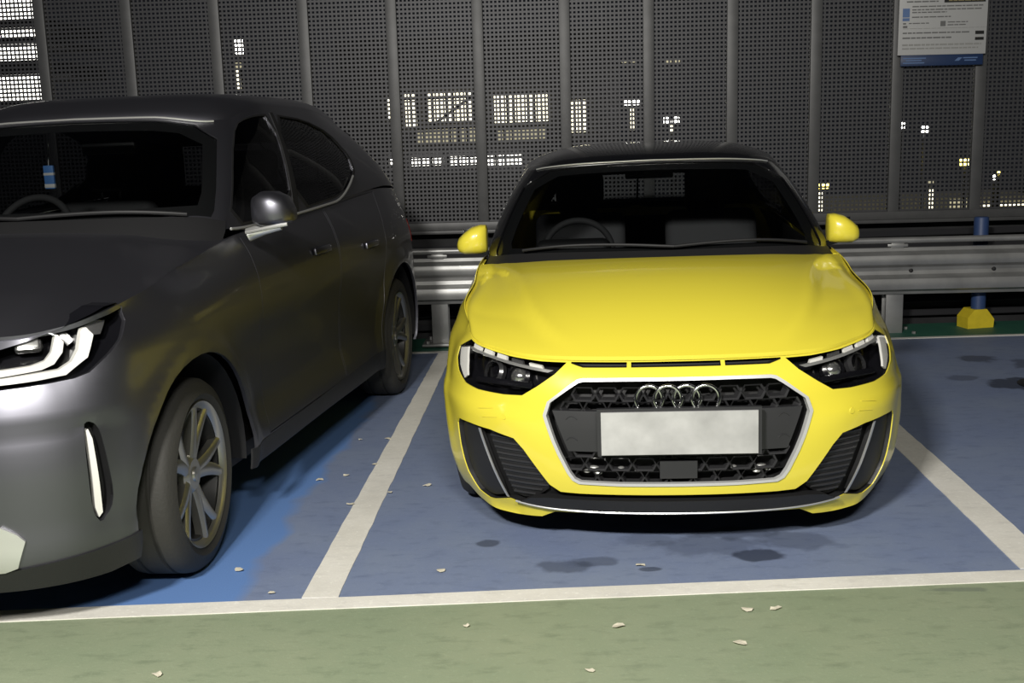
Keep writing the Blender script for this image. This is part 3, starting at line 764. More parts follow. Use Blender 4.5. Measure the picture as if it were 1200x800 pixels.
def upper_panels(root, Up, paint_pillar, sidewins, ws, rw, sc, glass, side_glass, tau_split=None):
    holes = [ws, rw]+sidewins+[mir(p) for p in sidewins]
    outer = [(-1, 0)]+[(-1+2*k/80, 0) for k in range(1, 80)]+[(1, 0), (1, 1)]+[(1-2*k/80, 1) for k in range(1, 80)]+[(-1, 1)]
    panel('pillars', Up, outer, holes, paint_pillar, root, .035, .03, 0, sc)
    g = panel('windscreen', Up, ws, [], glass, root, .04, .005, -.006, sc)
    panel('rear_window', Up, rw, [], side_glass, root, .05, .005, -.006, sc)
    for p in sidewins:
        for q in (p, mir(p)): panel('side_window', Up, q, [], side_glass, root, .05, .005, -.006, sc)
    return g
def roof(root, Up, crown, s1, s2, m, n=120, k=26, ex=4.5):
    top = [Up(-1+2*i/n, 1, 0) for i in range(n)]
    zc = sum(p[2] for p in top)/n+crown; sm = (s1+s2)/2; fn = []
    zc = .5*(Up(0, 1, 0)[2]+Up(.5, 1, 0)[2])+crown
    for j in range(k):
        r = 1-j/k
        for p in top:
            e = r**ex
            fn.append((p[0]*r, sm+(p[1]-sm)*r, zc*(1-e)+p[2]*e-.03*max(0, (sm+(p[1]-sm)*r-s2)/1.0)*(1-e)))
    fn.append((0, sm, zc)); N = len(fn); f = []
    v = fn+[(a, b, c-.025) for a, b, c in fn]
    def q(l): f.append(l); f.append([x+N for x in l[::-1]])
    for j in range(k-1):
        for i in range(n): q([j*n+i, j*n+(i+1) % n, (j+1)*n+(i+1) % n, (j+1)*n+i])
    for i in range(n): q([(k-1)*n+i, (k-1)*n+(i+1) % n, N-1])
    for i in range(n): f.append([(i+1) % n, i, i+N, (i+1) % n+N])
    mb = MB(); mb.v = [Vector(x) for x in v]; mb.f = f
    return mb.build('roof', m, root, 60)
def seat(root, u, s, z, w, h, m, zh):
    mb = MB(); mb.box(u-w/2, u+w/2, s-.25, s+.28, z, z+.16, .05, seg=3)
    R_ = Matrix.Translation((u, s+.25, z+.1)) @ Matrix.Rotation(math.radians(-16), 4, 'X')
    mb.box(-w/2, w/2, -.07, .07, 0, h, .055, M=R_, seg=3)
    o = mb.build('seat', m, root, 50)
    mb = MB(); mb.box(-.135, .135, -.05, .05, h+.05, h+zh, .045, M=R_, seg=3); mb.tube([R_ @ Vector((-.05, 0, h-.05)), R_ @ Vector((-.05, 0, h+.08))], .007); mb.tube([R_ @ Vector((.05, 0, h-.05)), R_ @ Vector((.05, 0, h+.08))], .007)
    mb.build('headrest', m, o, 50)
def steering(root, u, s, z, r, m):
    M = Matrix.Translation((u, s, z)) @ Matrix.Rotation(math.radians(64), 4, 'X'); mb = MB()
    mb.tube([M @ Vector((r*math.cos(2*math.pi*k/40), r*math.sin(2*math.pi*k/40), 0)) for k in range(40)], .016, 10, True)
    o = mb.build('steering_wheel', m, root)
    mb = MB(); mb.lathe([(0, .03), (.05, .028), (.065, .005), (0, -.03)], 24, M)
    for a in (0, math.pi, -math.pi/2): mb.tube([M @ Vector((.05*math.cos(a), .05*math.sin(a), 0)), M @ Vector((r*math.cos(a), r*math.sin(a), 0))], .013, 8)
    mb.build('steering_hub', m, o)
def underbody(root, L, z, wmax, s0, s1):
    """floor pan between the wheels plus the wheel housings' inner walls"""
    mb = MB(); mb.box(-wmax, wmax, s0, s1, z, z+.05, .02)
    return mb.build('underbody', DARKP, root, 30)
def ellips(mb, c, r, n=20, m=12, M=None, p=1.0):
    v = []; f = []
    def sp(x): return math.copysign(abs(x)**p, x)
    for i in range(m+1):
        th = math.pi*i/m
        for j in range(n):
            a = 2*math.pi*j/n; v.append((c[0]+r[0]*sp(math.sin(th))*sp(math.cos(a)), c[1]+r[1]*sp(math.sin(th))*sp(math.sin(a)), c[2]+r[2]*sp(math.cos(th))))
    for i in range(m):
        for j in range(n): f.append([i*n+j, (i+1)*n+j, (i+1)*n+(j+1) % n, i*n+(j+1) % n])
    return mb.add(v, f, M)

# ------------------------------------------------------------------ the yellow hatchback
car = empty('hatchback_car', (.375, 3.70, 0), -math.radians(2.0))
tag(car, 'bright yellow hatchback with a black roof, parked nose-out in the middle bay', 'car')
head = [(1.000, .703), (.93, .717), (.858, .720), (.75, .712), (.642, .703), (.492, .692), (.392, .684), (.432, .656), (.495, .614), (.552, .580), (.63, .577), (.759, .580), (.847, .592), (.93, .625), (.985, .665)]
head = [(a, A.top(a)-.005 if 0 < i < 7 else b) for i, (a, b) in enumerate(head)]
HEADR = head; HEADL = mir(HEADR)
ro = [(.478, .546), (.36, .636), (.325, .6475), (.0, .6475)]; rb = [(.0, .262), (.341, .262), (.375, .281), (.42, .39)]
ring_out = smoothpoly([(-a, b) for a, b in (rb[1:])]+rb[1:][::-1]*0+[], 0)
half_out = [(.341, .262), (.380, .284), (.430, .40), (.478, .546), (.352, .641), (.32, .6475)]
half_in = [(.334, .2725), (.369, .290), (.418, .402), (.465, .545), (.346, .6305), (.318, .637)]
ring_out = half_out+[(-a, b) for a, b in half_out[::-1]]; ring_in = half_in+[(-a, b) for a, b in half_in[::-1]]
ring_out = smoothpoly(ring_out, 1); ring_in = smoothpoly(ring_in, 1)
hb = [(0, .231), (.349, .226), (.422, .229), (.462, .256), (.505, .318), (.550, .385), (.586, .424), (.687, .444), (.80, .452), (.885, .452), (.905, .43), (.912, .34), (.90, .235), (.86, .168), (.80, .148), (.763, .150), (.66, .172), (.60, .158), (.48, .150)]
intake = hb[1:]+[(.26, .150), (-.26, .150)]+[(-a, b) for a, b in hb[1:][::-1]]
slots = [[(-.157, .678), (.157, .678), (.157, .6945), (-.157, .6945)], [(.172, .678), (.33, .678), (.375, .690), (.375, .6955), (.172, .6945)], [(-.33, .678), (-.172, .678), (-.172, .6945), (-.375, .6955), (-.375, .690)]]
def A_zb(s, t=None):
    t = A.t_of_s(s) if t is None else t
    return table([(0, .146), (.46, .140), (.52, .112), (.75, .105), (.90, .125), (1.0, .15), (1.6, .16), (4.6, .2)], t)
outline = lower_outline(A, A_zb, .345, A.axles)
def doorp(L, s0, s1, z0, arch=None):
    n = 14
    top = [(L.t_of_s(s0+(s1-s0)*k/n), L.top(L.t_of_s(s0+(s1-s0)*k/n))-.012) for k in range(n+1)]
    if arch:
        sa, za, r = arch
        side = []
        for k in range(9):
            z = z0+(za+r*.55-z0)*k/8; dx = math.sqrt(max(0, r*r-(z-za)**2)); side.append((L.t_of_s(min(s1, sa-dx)), z))
    else: side = [(L.t_of_s(s1), z0)]
    return [(L.t_of_s(s0), z0)]+side+top[::-1]
tl = [(A.T-.62, .70), (A.T-.30, .68), (A.T-.28, .80), (A.T-.62, .84)]
doorsR = [doorp(A, 1.33, 2.30, .27), doorp(A, 2.32, 3.22, .27, (3.36, .32, .385))]
holes = [HEADR, HEADL, ring_out, intake, *slots, tl, mir(tl)]+doorsR+[mir(p) for p in doorsR]
panel('body', A, outline, holes, YEL, car, .026, .004)
for p in doorsR:
    c = (sum(a for a, b in p)/len(p), sum(b for a, b in p)/len(p))
    q = [(c[0]+(a-c[0])*.992, c[1]+(b-c[1])*.99) for a, b in p]
    for qq, sgn in ((q, 1), (mir(q), -1)):
        d = panel('door', A, qq, [], YEL, car, .05, .02)
        mb = MB(); M = onto(A, sgn*(c[0]+.28), .80, .012); mb.box(-.09, .09, -.014, .014, 0, .022, .008, M=M); mb.build('handle', YEL, d, 30)
for p in (tl, mir(tl)): panel('tail_lamp', A, p, [], REDL, car, .05, .02, .004)
grid('bonnet', A_hood, 72, 40, YEL, car, b0=.012, b1=.965, a0=-.992, a1=.992)
# slot under the bonnet lip
for q in slots: recess('vent_slot', A, q, .03, DARKP, car, .03)
# grille: deep black tray, honeycomb, frame, plain band, lower radar panel
tray = recess('grille_tray', A, ring_out, .09, DARKP, car, .05)
def honeycomb(name, fn, poly, w, h, off, depth, bar, m, parent, zr=None):
    mb = MB(); O = np.array(poly); x0, y0 = O.min(0); x1, y1 = O.max(0)
    cols = int((x1-x0)/w)+3; rows = int((y1-y0)/h)+3
    for r in range(-1, rows):
        for c in range(-1, cols):
            cx = x0+c*w+(w/2 if r % 2 else 0); cy = y1-r*h
            if zr and not any(a <= cy <= b for a, b in zr): continue
            if not inpoly(np.array([cx]), np.array([cy]), poly)[0]: continue
            hexo = [(cx+w*.5*sx, cy+h*.5*sy) for sx, sy in ((-.72, -1), (.72, -1), (1.04, 0), (.72, 1), (-.72, 1), (-1.04, 0))]
            hexi = [(cx+(a-cx)*(1-bar*1.0), cy+(b-cy)*(1-bar*1.6)) for a, b in hexo]
            A0 = [fn(a, b, off) for a, b in hexo]; I0 = [fn(a, b, off-.006) for a, b in hexi]; I1 = [fn(cx+(a-cx)*.86, cy+(b-cy)*.86, off-depth) for a, b in hexi]
            mb.loft([A0, I0, I1], caps=False)
    return mb.build(name, m, parent, 20)
honeycomb('honeycomb_mesh', A, ring_in, .085, .050, -.022, .04, .14, GRILLE, car, [(.535, .66)])
honeycomb('lower_mesh', A, ring_in, .085, .050, -.022, .04, .14, GRILLE, car, [(.25, .392)])
panel('grille_band', A, [(-.385, .385), (.385, .385), (.44, .53), (-.44, .53)], [], BANDM, car, .04, .02, -.018)
for u0 in (-.37, .37):
    for z0 in (.50, .425):
        mb = MB(); M = onto(A, u0, z0, -.018); mb.tube([M @ Vector((x, .012*math.sin(math.pi*(x+.02)/.04), .001)) for x in (-.02, -.01, 0, .01, .02)], .0015, 6); mb.build('band_crease', GRILLE, car)
panel('grille_frame', A, ring_out, [ring_in], RINGM, car, .02, .022, .006)
panel('radar_panel', A, [(-.062, .287), (.068, .287), (.068, .352), (-.062, .352)], [], BANDM, car, .03, .02, -.012)
em = None
rings = MB()
for k in range(4):
    M = onto(A, -.093+.064*k-.003, .577, .006)
    rings.tube([M @ Vector((.046*math.cos(2*math.pi*q/40), .046*math.sin(2*math.pi*q/40), .004 if k % 2 else .0)) for q in range(40)], .0065, 10, True)
rings.build('four_ring_badge', CHROME, car)
pl = panel('number_plate', lambda a, b, o: (a, A(0, .46)[1]-.032-o, b), [(-.262, .392), (.268, .392), (.268, .542), (-.262, .542)], [], PLATE, car, .05, .008)
panel('plate_holder', lambda a, b, o: (a, A(0, .46)[1]-.022-o, b), [(-.275, .386), (.281, .386), (.281, .552), (-.275, .552)], [], BANDM, car, .05, .02)
for sg_ in (-1, 1):  # satin beads added to give the lower grille its radiator glints
    for t, z, r in ((.30, .315, .016), (.285, .300, .012), (.325, .305, .010), (.20, .318, .009), (.14, .31, .008)):
        mb = MB(); M = onto(A, sg_*t, z, -.055); ellips(mb, (0, 0, .01), (r*1.4, r*.7, .012), 12, 8, M); mb.build('radiator_glint', SATIN, car)
# lower intakes and splitter
recess('lower_intake', A, intake, .05, PLAST, car, .03)
inR = [(.50, .30), (.545, .375), (.582, .412), (.66, .430), (.735, .434), (.66, .20), (.655, .185), (.60, .175), (.52, .20), (.47, .235)]
inO = [(.765, .436), (.80, .440), (.875, .440), (.893, .42), (.898, .34), (.886, .24), (.85, .18), (.80, .162), (.763, .163), (.69, .182)]
blade = [(.749, .436), (.758, .437), (.682, .174), (.672, .172)]
def ribs(name, poly, off, m, n):
    O = np.array(poly); y0, y1 = O[:, 1].min(), O[:, 1].max(); mb = MB()
    for i in range(1, n):
        z = y0+(y1-y0)*i/n; xs = np.linspace(O[:, 0].min(), O[:, 0].max(), 60); ok = inpoly(xs, np.full(60, z), poly); xs = xs[ok]
        if len(xs) > 3: mb.tube([A(float(x), z, off) for x in xs[1:-1:3]], .0045, 6)
    return mb.build(name, m, car)
for p1, p2, p3 in ((inR, inO, blade), (mir(inR), mir(inO), mir(blade))):
    panel('intake_mesh', A, smoothpoly(p1, 1), [], PLAST, car, .03, .01, -.035); ribs('intake_ribs', p1, -.033, GRILLE, 12)
    panel('intake_panel', A, smoothpoly(p2, 1), [], PLAST, car, .03, .02, -.018)
    panel('intake_blade', A, p3, [], SATIN, car, .02, .005, -.006)
lipp = [(-.60, .172), (-.48, .156), (-.26, .150), (.26, .150), (.48, .156), (.60, .172), (.545, .196), (.47, .205), (-.47, .205), (-.545, .196)]
panel('splitter', A, lipp, [], PLAST, car, .03, .05, .014)
mb = MB(); mb.tube([A(-.62+1.24*k/40, .1535+.018*abs(-1+2*k/40)**5, .013) for k in range(41)], .0042, 8); mb.build('splitter_edge', SATIN, car)
# headlamps
for hd, sgn in ((HEADR, 1), (HEADL, -1)):
    hl = recess('headlamp', A, hd, .075, LAMPIN, car, .025)
    def S(t, z, off): return A(sgn*t, z, off)
    def sp(p): return p if sgn > 0 else mir(p)
    panel('running_light', A, sp([(.985, .700), (.925, .710), (.875, .665), (.845, .618), (.862, .606), (.93, .645)]), [], DRL, hl, .02, .008, -.004)
    for k in range(5):
        a = .475+.088*k; z = .668+.0085*k
        panel('light_segment', A, sp([(a, z-.004), (a+.058, z), (a+.072, z+.018+.002*k), (a+.016, z+.012+.002*k)]), [], DRL if k != 1 else REFL, hl, .02, .012, -.008)
    panel('upper_bar', A, sp([(.44, .667), (.90, .714), (.90, .708), (.46, .660)]), [], SATIN, hl, .02, .008, -.004)
    for t, z, r in ((.60, .628, .036), (.735, .632, .036)):
        M = onto(A, sgn*t, z, -.06); mb = MB(); mb.lathe([(r+.012, .0), (r+.012, .018), (r, .026), (r, .012)], 28, M); mb.build('projector_bezel', LAMPIN if t < .7 else GRILLE, hl)
        mb = MB(); mb.lathe([(0, .036), (r*.4, .033), (r*.75, .024), (r, .01)], 28, M); mb.build('projector_lens', REFL if t < .7 else LENS, hl)
    mb = MB(); M = onto(A, sgn*.66, .606, -.05); mb.box(-.13, .13, -.012, .012, 0, .02, .006, M=M); mb.build('lower_ledge', LAMPIN, hl, 30)
    panel('lens', A, hd, [], LENS, hl, .03, .002, .0)
# sensors and jet covers on the bumper
for t, z in ((.62, .50), (-.62, .50)):
    M = onto(A, t, z, -.001); mb = MB(); mb.lathe([(0, .0025), (.010, .0025), (.0115, 0)], 20, M); mb.build('parking_sensor', YEL, car, 30)
for sg_ in (-1, 1):
    mb = MB(); mb.tube([A(sg_*(.70+.01*k), .522-.0012*k, .0) for k in range(-3, 5)], .0016, 6); mb.tube([A(sg_*(.68+.01*k), .492-.0012*k, .0) for k in range(-3, 5)], .0016, 6)
    mb.build('washer_cover', YEL, car)
# glasshouse
ws = smoothpoly([(-.253, .045), (.253, .045), (.262, .12), (.252, .95), (.0, .975), (-.252, .95), (-.262, .12)], 1)
rwin = [(.82, .12), (.998, .12), (.998, .92), (.83, .88)]
rwf = rwin
sw1 = smoothpoly([(.30, .06), (.515, .05), (.50, .93), (.40, .93), (.345, .85)], 1)
sw2 = smoothpoly([(.53, .05), (.70, .08), (.725, .45), (.69, .88), (.515, .93)], 1)
scA = (6.9, .42)
upo = [(-1, 0)]+[(-1+2*k/90, 0) for k in range(1, 90)]+[(1, 0), (1, 1)]+[(1-2*k/90, 1) for k in range(1, 90)]+[(-1, 1)]
panel('pillars', A_up, upo, [ws, rwin, mir(rwin), sw1, sw2, mir(sw1), mir(sw2)], BLACKP, car, .035, .03, 0, scA)
frit_in = smoothpoly([(-.228, .11), (.228, .11), (.236, .2), (.222, .88), (.0, .90), (-.222, .88), (-.236, .2)], 1)
g = panel('windscreen', A_up, ws, [], GLASS, car, .04, .005, -.006, scA)
panel('frit_border', A_up, ws, [frit_in], DARKP, g, .03, .002, -.013, scA)
for p in (sw1, sw2, mir(sw1), mir(sw2)): panel('side_window', A_up, p, [], TINT, car, .06, .005, -.006, scA)
for p in (rwin, mir(rwin)): panel('rear_window', A_up, p, [], GLASS, car, .06, .005, -.006, scA)
roof(car, A_up, .075, 2.0, 3.1, BLACKP)
mb = MB(); mb.tube([A_up(-.24+.48*k/30, .985, .004) for k in range(31)], .0035, 6); mb.build('roof_trim', SATIN, car)
# cowl, wipers
mb = MB(); mb.loft([[A_up(-.28+.56*k/30, .05, .004) for k in range(31)], [A_up(-.28+.56*k/30, -.03, .012) for k in range(31)], [(A_up(-.28+.56*k/30, -.03, 0)[0]*1.02, A_up(-.28+.56*k/30, -.03, 0)[1]-.09, A_up(-.28+.56*k/30, -.03, 0)[2]-.035) for k in range(31)]], close=False, caps=False)
mb.build('cowl', DARKP, car)
for a, b in ((-.20, .02), (.02, .22)):
    mb = MB(); mb.tube([Vector(A_up(a+(b-a)*k/12, .06+.05*math.sin(math.pi*k/12)*.6, .016)) for k in range(13)], .007, 8); mb.build('wiper', DARKP, car)
# door mirrors
for sgn in (-1, 1):
    prof = [(.0, .055), (.0, .03), (.03, .0)]
    mb = MB()
    def mring(x, zc, hz, hy):
        pts = []
        for q in range(24):
            a = 2*math.pi*q/24; c, s_ = math.cos(a), math.sin(a)
            pts.append((sgn*x, 1.40+hy*math.copysign(abs(c)**.75, c), zc+hz*math.copysign(abs(s_)**.75, s_)+(.018 if s_ > 0 else 0)*(.9-x)*4*0))
        return pts
    mb.loft([mring(.770, 1.018, .052, .03), mring(.775, 1.018, .064, .055), mring(.80, 1.018, .066, .075), mring(.84, 1.012, .062, .078), mring(.875, 1.0, .050, .070), mring(.900, .993, .034, .05), mring(.910, .99, .015, .025)])
    mo = mb.build('door_mirror', YEL, car, 50)
    mb = MB(); mb.loft([[(sgn*x, y, z) for x, y, z in r] for r in ([(.70, 1.36, .925), (.70, 1.44, .925), (.70, 1.44, .955), (.70, 1.36, .955)], [(.79, 1.37, .945), (.79, 1.43, .945), (.79, 1.43, .968), (.79, 1.37, .968)], [(.83, 1.37, .958), (.83, 1.43, .958), (.83, 1.43, .97), (.83, 1.37, .97)])])
    mb.build('mirror_foot', BLACKP, mo, 40)
    mb = MB(); mb.box(min(sgn*.785, sgn*.89), max(sgn*.785, sgn*.89), 1.478, 1.482, .965, 1.06, .001); mb.build('mirror_glass', CHROME, mo, 30)
# inside
for sgn in (-1, 1):
    q = [(A.t_of_s(1.2), .3), (A.t_of_s(3.3), .45), (A.t_of_s(3.3), .985), (A.t_of_s(2.2), .955), (A.t_of_s(1.2), .90)]
    panel('door_lining', A, q if sgn > 0 else mir(q), [], DARKP, car, .06, .01, -.035)
mb = MB(); mb.loft([[(x, 1.12+.0*x, .72), (x, 1.15, .925-.03*abs(x)), (x, 1.45, .955-.02*abs(x)), (x, 1.62, .90), (x, 1.60, .60)] for x in np.linspace(-.72, .72, 9)], close=False, caps=False)
mb.build('dashboard', DARKP, car, 50)
mb = MB(); mb.box(-.56, -.20, 1.50, 1.66, .90, .985, .04, seg=3); mb.build('instrument_hood', DARKP, car)
steering(car, -.36, 1.78, .90, .170, SEATD)
for u in (-.36, .36): seat(car, u, 2.15, .40, .50, .56, SEAT, .24)
mb = MB(); mb.box(-.6, .6, 3.0, 3.12, .45, .98, .05, seg=3); mb.build('rear_seat', SEATD, car, 50)
for u in (-.38, .38):
    mb = MB(); mb.box(u-.12, u+.12, 3.02, 3.1, 1.0, 1.12, .03, seg=3); mb.build('rear_headrest', SEATD, car, 50)
mb = MB(); mb.box(-.12, .12, 1.93, 1.95, 1.245, 1.30, .01); mb.tube([(0, 1.94, 1.29), (0, 1.86, 1.345)], .008); mb.build('interior_mirror', DARKP, car, 40)
mb = MB(); mb.box(-.76, .76, 1.0, 3.75, .20, .26); mb.build('cabin_floor', DARKP, car, None)
for (s_, z_) in A.axles:
    for sgn in (-1, 1):
        make_wheel(car, sgn*.845, s_, .318, .318, .225, .205, 'single', 0, DALLOY)
        mb = MB(); M = Matrix.Translation((sgn*.60, s_, z_)) @ Matrix.Rotation(math.radians(90)*sgn, 4, 'Y')
        mb.lathe([(.0, 0), (.352, 0), (.352, .235)], 40, M, math.pi*0, math.pi*2)
        mbb = MB(); mbb.add([v for v in mb.v], mb.f); 
        # keep only the upper part, above the sill line
        keep = [f for f in mbb.f if all(mbb.v[i].z > .17 for i in f)]; mbb.f = keep; mbb.build('wheel_housing', DARKP, car, 40)
underbody(car, A, .17, .60, .22, 3.8)

# ------------------------------------------------------------------ the grey suv
suv_o = Vector((-1.306, 3.512, 0)); yb = math.radians(6.84)
Sv = Vector((math.sin(yb), math.cos(yb), 0)); Uv = Vector((math.cos(yb), -math.sin(yb), 0))
suv_o = suv_o-.88*Uv-.60*Sv
suv = empty('suv_car', suv_o, -yb)
tag(suv, 'dark metallic grey family suv parked nose-out at the left, cut off by the picture edge', 'car')
bhead = ([(.42, .775), (.42, .885), (.5939, .908), (.7132, .928), (.8437, .955), (.9575, .988), (1.0153, 1.008), (1.0718, 1.012), (1.0954, .996), (1.088, .954), (1.0253, .903), (.9614, .8621), (.8917, .8217), (.8401, .8103), (.7545, .8048), (.5997, .7985)])
bvent = smoothpoly([(.841, .6699), (.8548, .679), (.8769, .6692), (.89, .643), (.8995, .5626), (.9091, .4429), (.8995, .3951), (.8609, .3555), (.8412, .3863), (.8332, .4385), (.8327, .566)], 1)
bskid = [(.0, .29), (.30, .30), (.45, .36), (.5658, .3953), (.6103, .3683), (.6315, .3459), (.6, .262), (.56, .249), (.0, .235)]
skid = [(-a, b) for a, b in bskid[1:-1][::-1]]+bskid[1:-1]
kid = smoothpoly([(.05, .50), (.34, .50), (.38, .60), (.36, .80), (.31, .84), (.08, .84), (.05, .80)], 1)
def B_zb(s, t=None):
    t = B.t_of_s(s) if t is None else t
    return table([(0, .2), (.5, .205), (.89, .21), (.96, .225), (1.05, .24), (1.4, .24), (1.7, .24), (5, .25)], t)
outB = lower_outline(B, B_zb, .435, B.axles)
def clad_top(t): return table([(0, .235), (.54, .249), (.75, .267), (.885, .278), (1.0, .298), (1.2, .33), (2.2, .335), (4, .36), (5.2, .36)], t)
lampB = [(B.T-1.05, .86), (B.T-.55, .84), (B.T-.50, .94), (B.T-1.05, 1.0)]
doorsB = [doorp(B, 1.42, 2.44, .33), doorp(B, 2.455, 3.36, .33, (3.53, .345, .468))]
holesB = [bhead, mir(bhead), bvent, mir(bvent), kid, mir(kid), lampB, mir(lampB)]+doorsB+[mir(p) for p in doorsB]
panel('body', B, outB, holesB, GREY, suv, .03, .014)
for p, hx in zip(doorsB, ((2.66, .965), (3.42, .915))):
    c = (sum(a for a, b in p)/len(p), sum(b for a, b in p)/len(p))
    q = [(c[0]+(a-c[0])*.993, c[1]+(b-c[1])*.993) for a, b in p]
    for qq, sgn in ((q, 1), (mir(q), -1)):
        d = panel('door', B, qq, [], GREY, suv, .04, .02)
        M = onto(B, sgn*(hx[0]+.14), hx[1]+.03, .004)
        mb = MB(); mb.box(-.11, .11, -.016, .016, 0, .014, .006, M=M); mb.build('handle', GREY, d, 30)
        mb = MB(); mb.box(-.05, .05, -.022, -.006, 0.0, .008, .003, M=M); mb.build('handle_pocket', DARKP, d, 30)
for p in (lampB, mir(lampB)): panel('tail_lamp', B, p, [], REDL, suv, .05, .02, .004)
grid('bonnet', B_hood, 64, 40, GREY, suv, b0=.012, b1=.985, a0=-.994, a1=.994)
def band(t0, t1, zf0, zf1, n): 
    ts = [t0+(t1-t0)*k/n for k in range(n+1)]
    return [(t, zf0(t)) for t in ts]+[(t, zf1(t)) for t in ts[::-1]]
fe = B.t_of_s(.81-.42)
panel('bumper_cladding', B, band(-fe, fe, lambda t: B_zb(0, abs(t))-.03, lambda t: clad_top(abs(t)), 60), [skid], PLAST, suv, .03, .03, .006)
panel('skid_plate', B, skid, [], SATIN, suv, .03, .03, .012)
for sgn in (1, -1):
    si = band(B.t_of_s(1.21), B.t_of_s(3.12), lambda t: .243, lambda t: clad_top(t)-.01, 30)
    panel('sill_cladding', B, si if sgn > 0 else mir(si), [], PLAST, suv, .03, .008, .002)
    v = bvent if sgn > 0 else mir(bvent)
    vt = recess('air_curtain', B, v, .05, DARKP, suv, .02)
    vl = [(.849, .648), (.857, .652), (.866, .622), (.8735, .385), (.8595, .372), (.849, .405)]
    panel('curtain_blade', B, vl if sgn > 0 else mir(vl), [], DRL, vt, .02, .02, -.010)
    k = kid if sgn > 0 else mir(kid)
    kt = recess('kidney_grille', B, k, .06, DARKP, suv, .04)
    kc = [(sum(a for a, b in k)/len(k)), (sum(b for a, b in k)/len(k))]
    panel('grille_surround', B, [(kc[0]+(a-kc[0])*1.08, kc[1]+(b-kc[1])*1.05) for a, b in k], [k], SATIN, kt, .02, .02, .006)
    mb = MB()
    for i in range(6):
        t = sgn*(.09+.048*i); mb.tube([B(t, .51+.32*q/8, -.02) for q in range(9)], .008, 8)
    mb.build('grille_bars', GRILLE, kt)
    hd = bhead if sgn > 0 else mir(bhead)
    hl = recess('headlamp', B, hd, .09, LAMPIN, suv, .03)
    sp2 = (lambda p: p) if sgn > 0 else mir
    panel('running_light', B, sp2([(.50, .825), (.5989, .832), (.737, .8419), (.7877, .8537), (.8316, .884), (.8498, .9129), (.8384, .9308), (.8195, .9274), (.7881, .8869), (.7525, .8651), (.6991, .8554), (.5989, .8501), (.50, .846)]), [], DRL, hl, .02, .02, -.015)
    panel('running_light', B, sp2([(.50, .805), (.5999, .8105), (.7178, .8149), (.8188, .8213), (.9063, .8646), (.9529, .9269), (.9383, .9511), (.9249, .9478), (.886, .8887), (.8512, .8569), (.7986, .8381), (.7208, .8352), (.5997, .8281), (.50, .822)]), [], DRL, hl, .02, .02, -.010)
    for t, z, ww, hh in ((.70, .898, .040, .022), (.53, .885, .04, .022)):
        M = onto(B, sgn*t, z, -.06); mb = MB(); mb.box(-ww, ww, -hh, hh, 0, .03, .012, M=M); mb.build('led_module', REFL, hl, 30)
        mb = MB(); mb.box(-ww*.75, ww*.75, -hh*.7, hh*.7, .028, .034, .003, M=M); mb.build('module_lens', SATIN, hl, 30)
    panel('reflector_wing', B, sp2([(.945, .952), (.985, .968), (1.03, .962), (.99, .925), (.962, .925)]), [], REFL, hl, .02, .01, -.03)
    panel('reflector_wing', B, sp2([(.845, .935), (.875, .94), (.895, .915), (.865, .90)]), [], REFL, hl, .02, .01, -.03)
    panel('lens', B, hd, [], LENS, hl, .03, .003, -.003)
wsB = smoothpoly([(-.243, .05), (.243, .05), (.25, .14), (.243, .93), (.0, .965), (-.243, .93), (-.25, .14)], 1)
rwB = [(.83, .15), (.998, .15), (.998, .9), (.84, .88)]
sb1 = smoothpoly([(.284, .03), (.450, .03), (.437, .90), (.34, .92), (.288, .90), (.274, .6)], 1)
sb2 = smoothpoly([(.468, .03), (.60, .05), (.652, .22), (.657, .45), (.625, .72), (.56, .86), (.455, .90)], 1)
scB = (7.6, .5)
panel('pillars', B_up, upo, [wsB, rwB, mir(rwB)]+[sb1, sb2, mir(sb1), mir(sb2)], GREY, suv, .035, .006, 0, scB)
g = panel('windscreen', B_up, wsB, [], GLASS, suv, .04, .005, -.006, scB)
fb = smoothpoly([(-.222, .13), (.222, .13), (.228, .3), (.215, .84), (.0, .87), (-.215, .84), (-.228, .3)], 1)
panel('frit_border', B_up, wsB, [fb], DARKP, g, .03, .002, -.013, scB)
bp = [(.452, .0), (.466, .0), (.456, .55), (.453, .93), (.440, .93), (.444, .55)]
for q in (bp, mir(bp)): panel('centre_pillar', B_up, q, [], DARKP, suv, .04, .006, .005, scB)
for p in (sb1, sb2):
    for q in (p, mir(p)):
        sw = panel('side_window', B_up, q, [], TINT, suv, .06, .005, -.006, scB)
for p in (sb1, sb2):
    for q in (p, mir(p)):
        c = (sum(a for a, b in q)/len(q), sum(b for a, b in q)/len(q))
        panel('window_seal', B_up, [(c[0]+(a-c[0])*1.06, c[1]+(b-c[1])*1.045) for a, b in q], [q], DARKP, suv, .03, .006, .002, scB)
for sgn in (1, -1):
    mb = MB(); mb.tube([B_up(sgn*(.285+.355*k/30), -.012+(0 if k < 24 else .012*(k-24)**1.6), .008) for k in range(31)], .006, 6); mb.build('window_trim', SATIN, suv)
for p in (rwB, mir(rwB)): panel('rear_window', B_up, p, [], TINT, suv, .06, .005, -.006, scB)
roof(suv, B_up, .085, 2.2, 3.2, GREY, ex=8)
mb = MB(); mb.tube([B_up(-.235+.47*k/30, .975, .004) for k in range(31)], .0045, 6); mb.build('windscreen_trim', SATIN, suv)
for sgn in (1, -1):
    mb = MB(); pts = [Vector(B_up(sgn*(.335+.41*k/24), 1, 0))+Vector((-sgn*.05, 0, .010*math.sin(math.pi*k/24)**.35+.004)) for k in range(25)]
    mb.tube(pts, .010, 8); mb.build('roof_rail', BLACKP, suv)
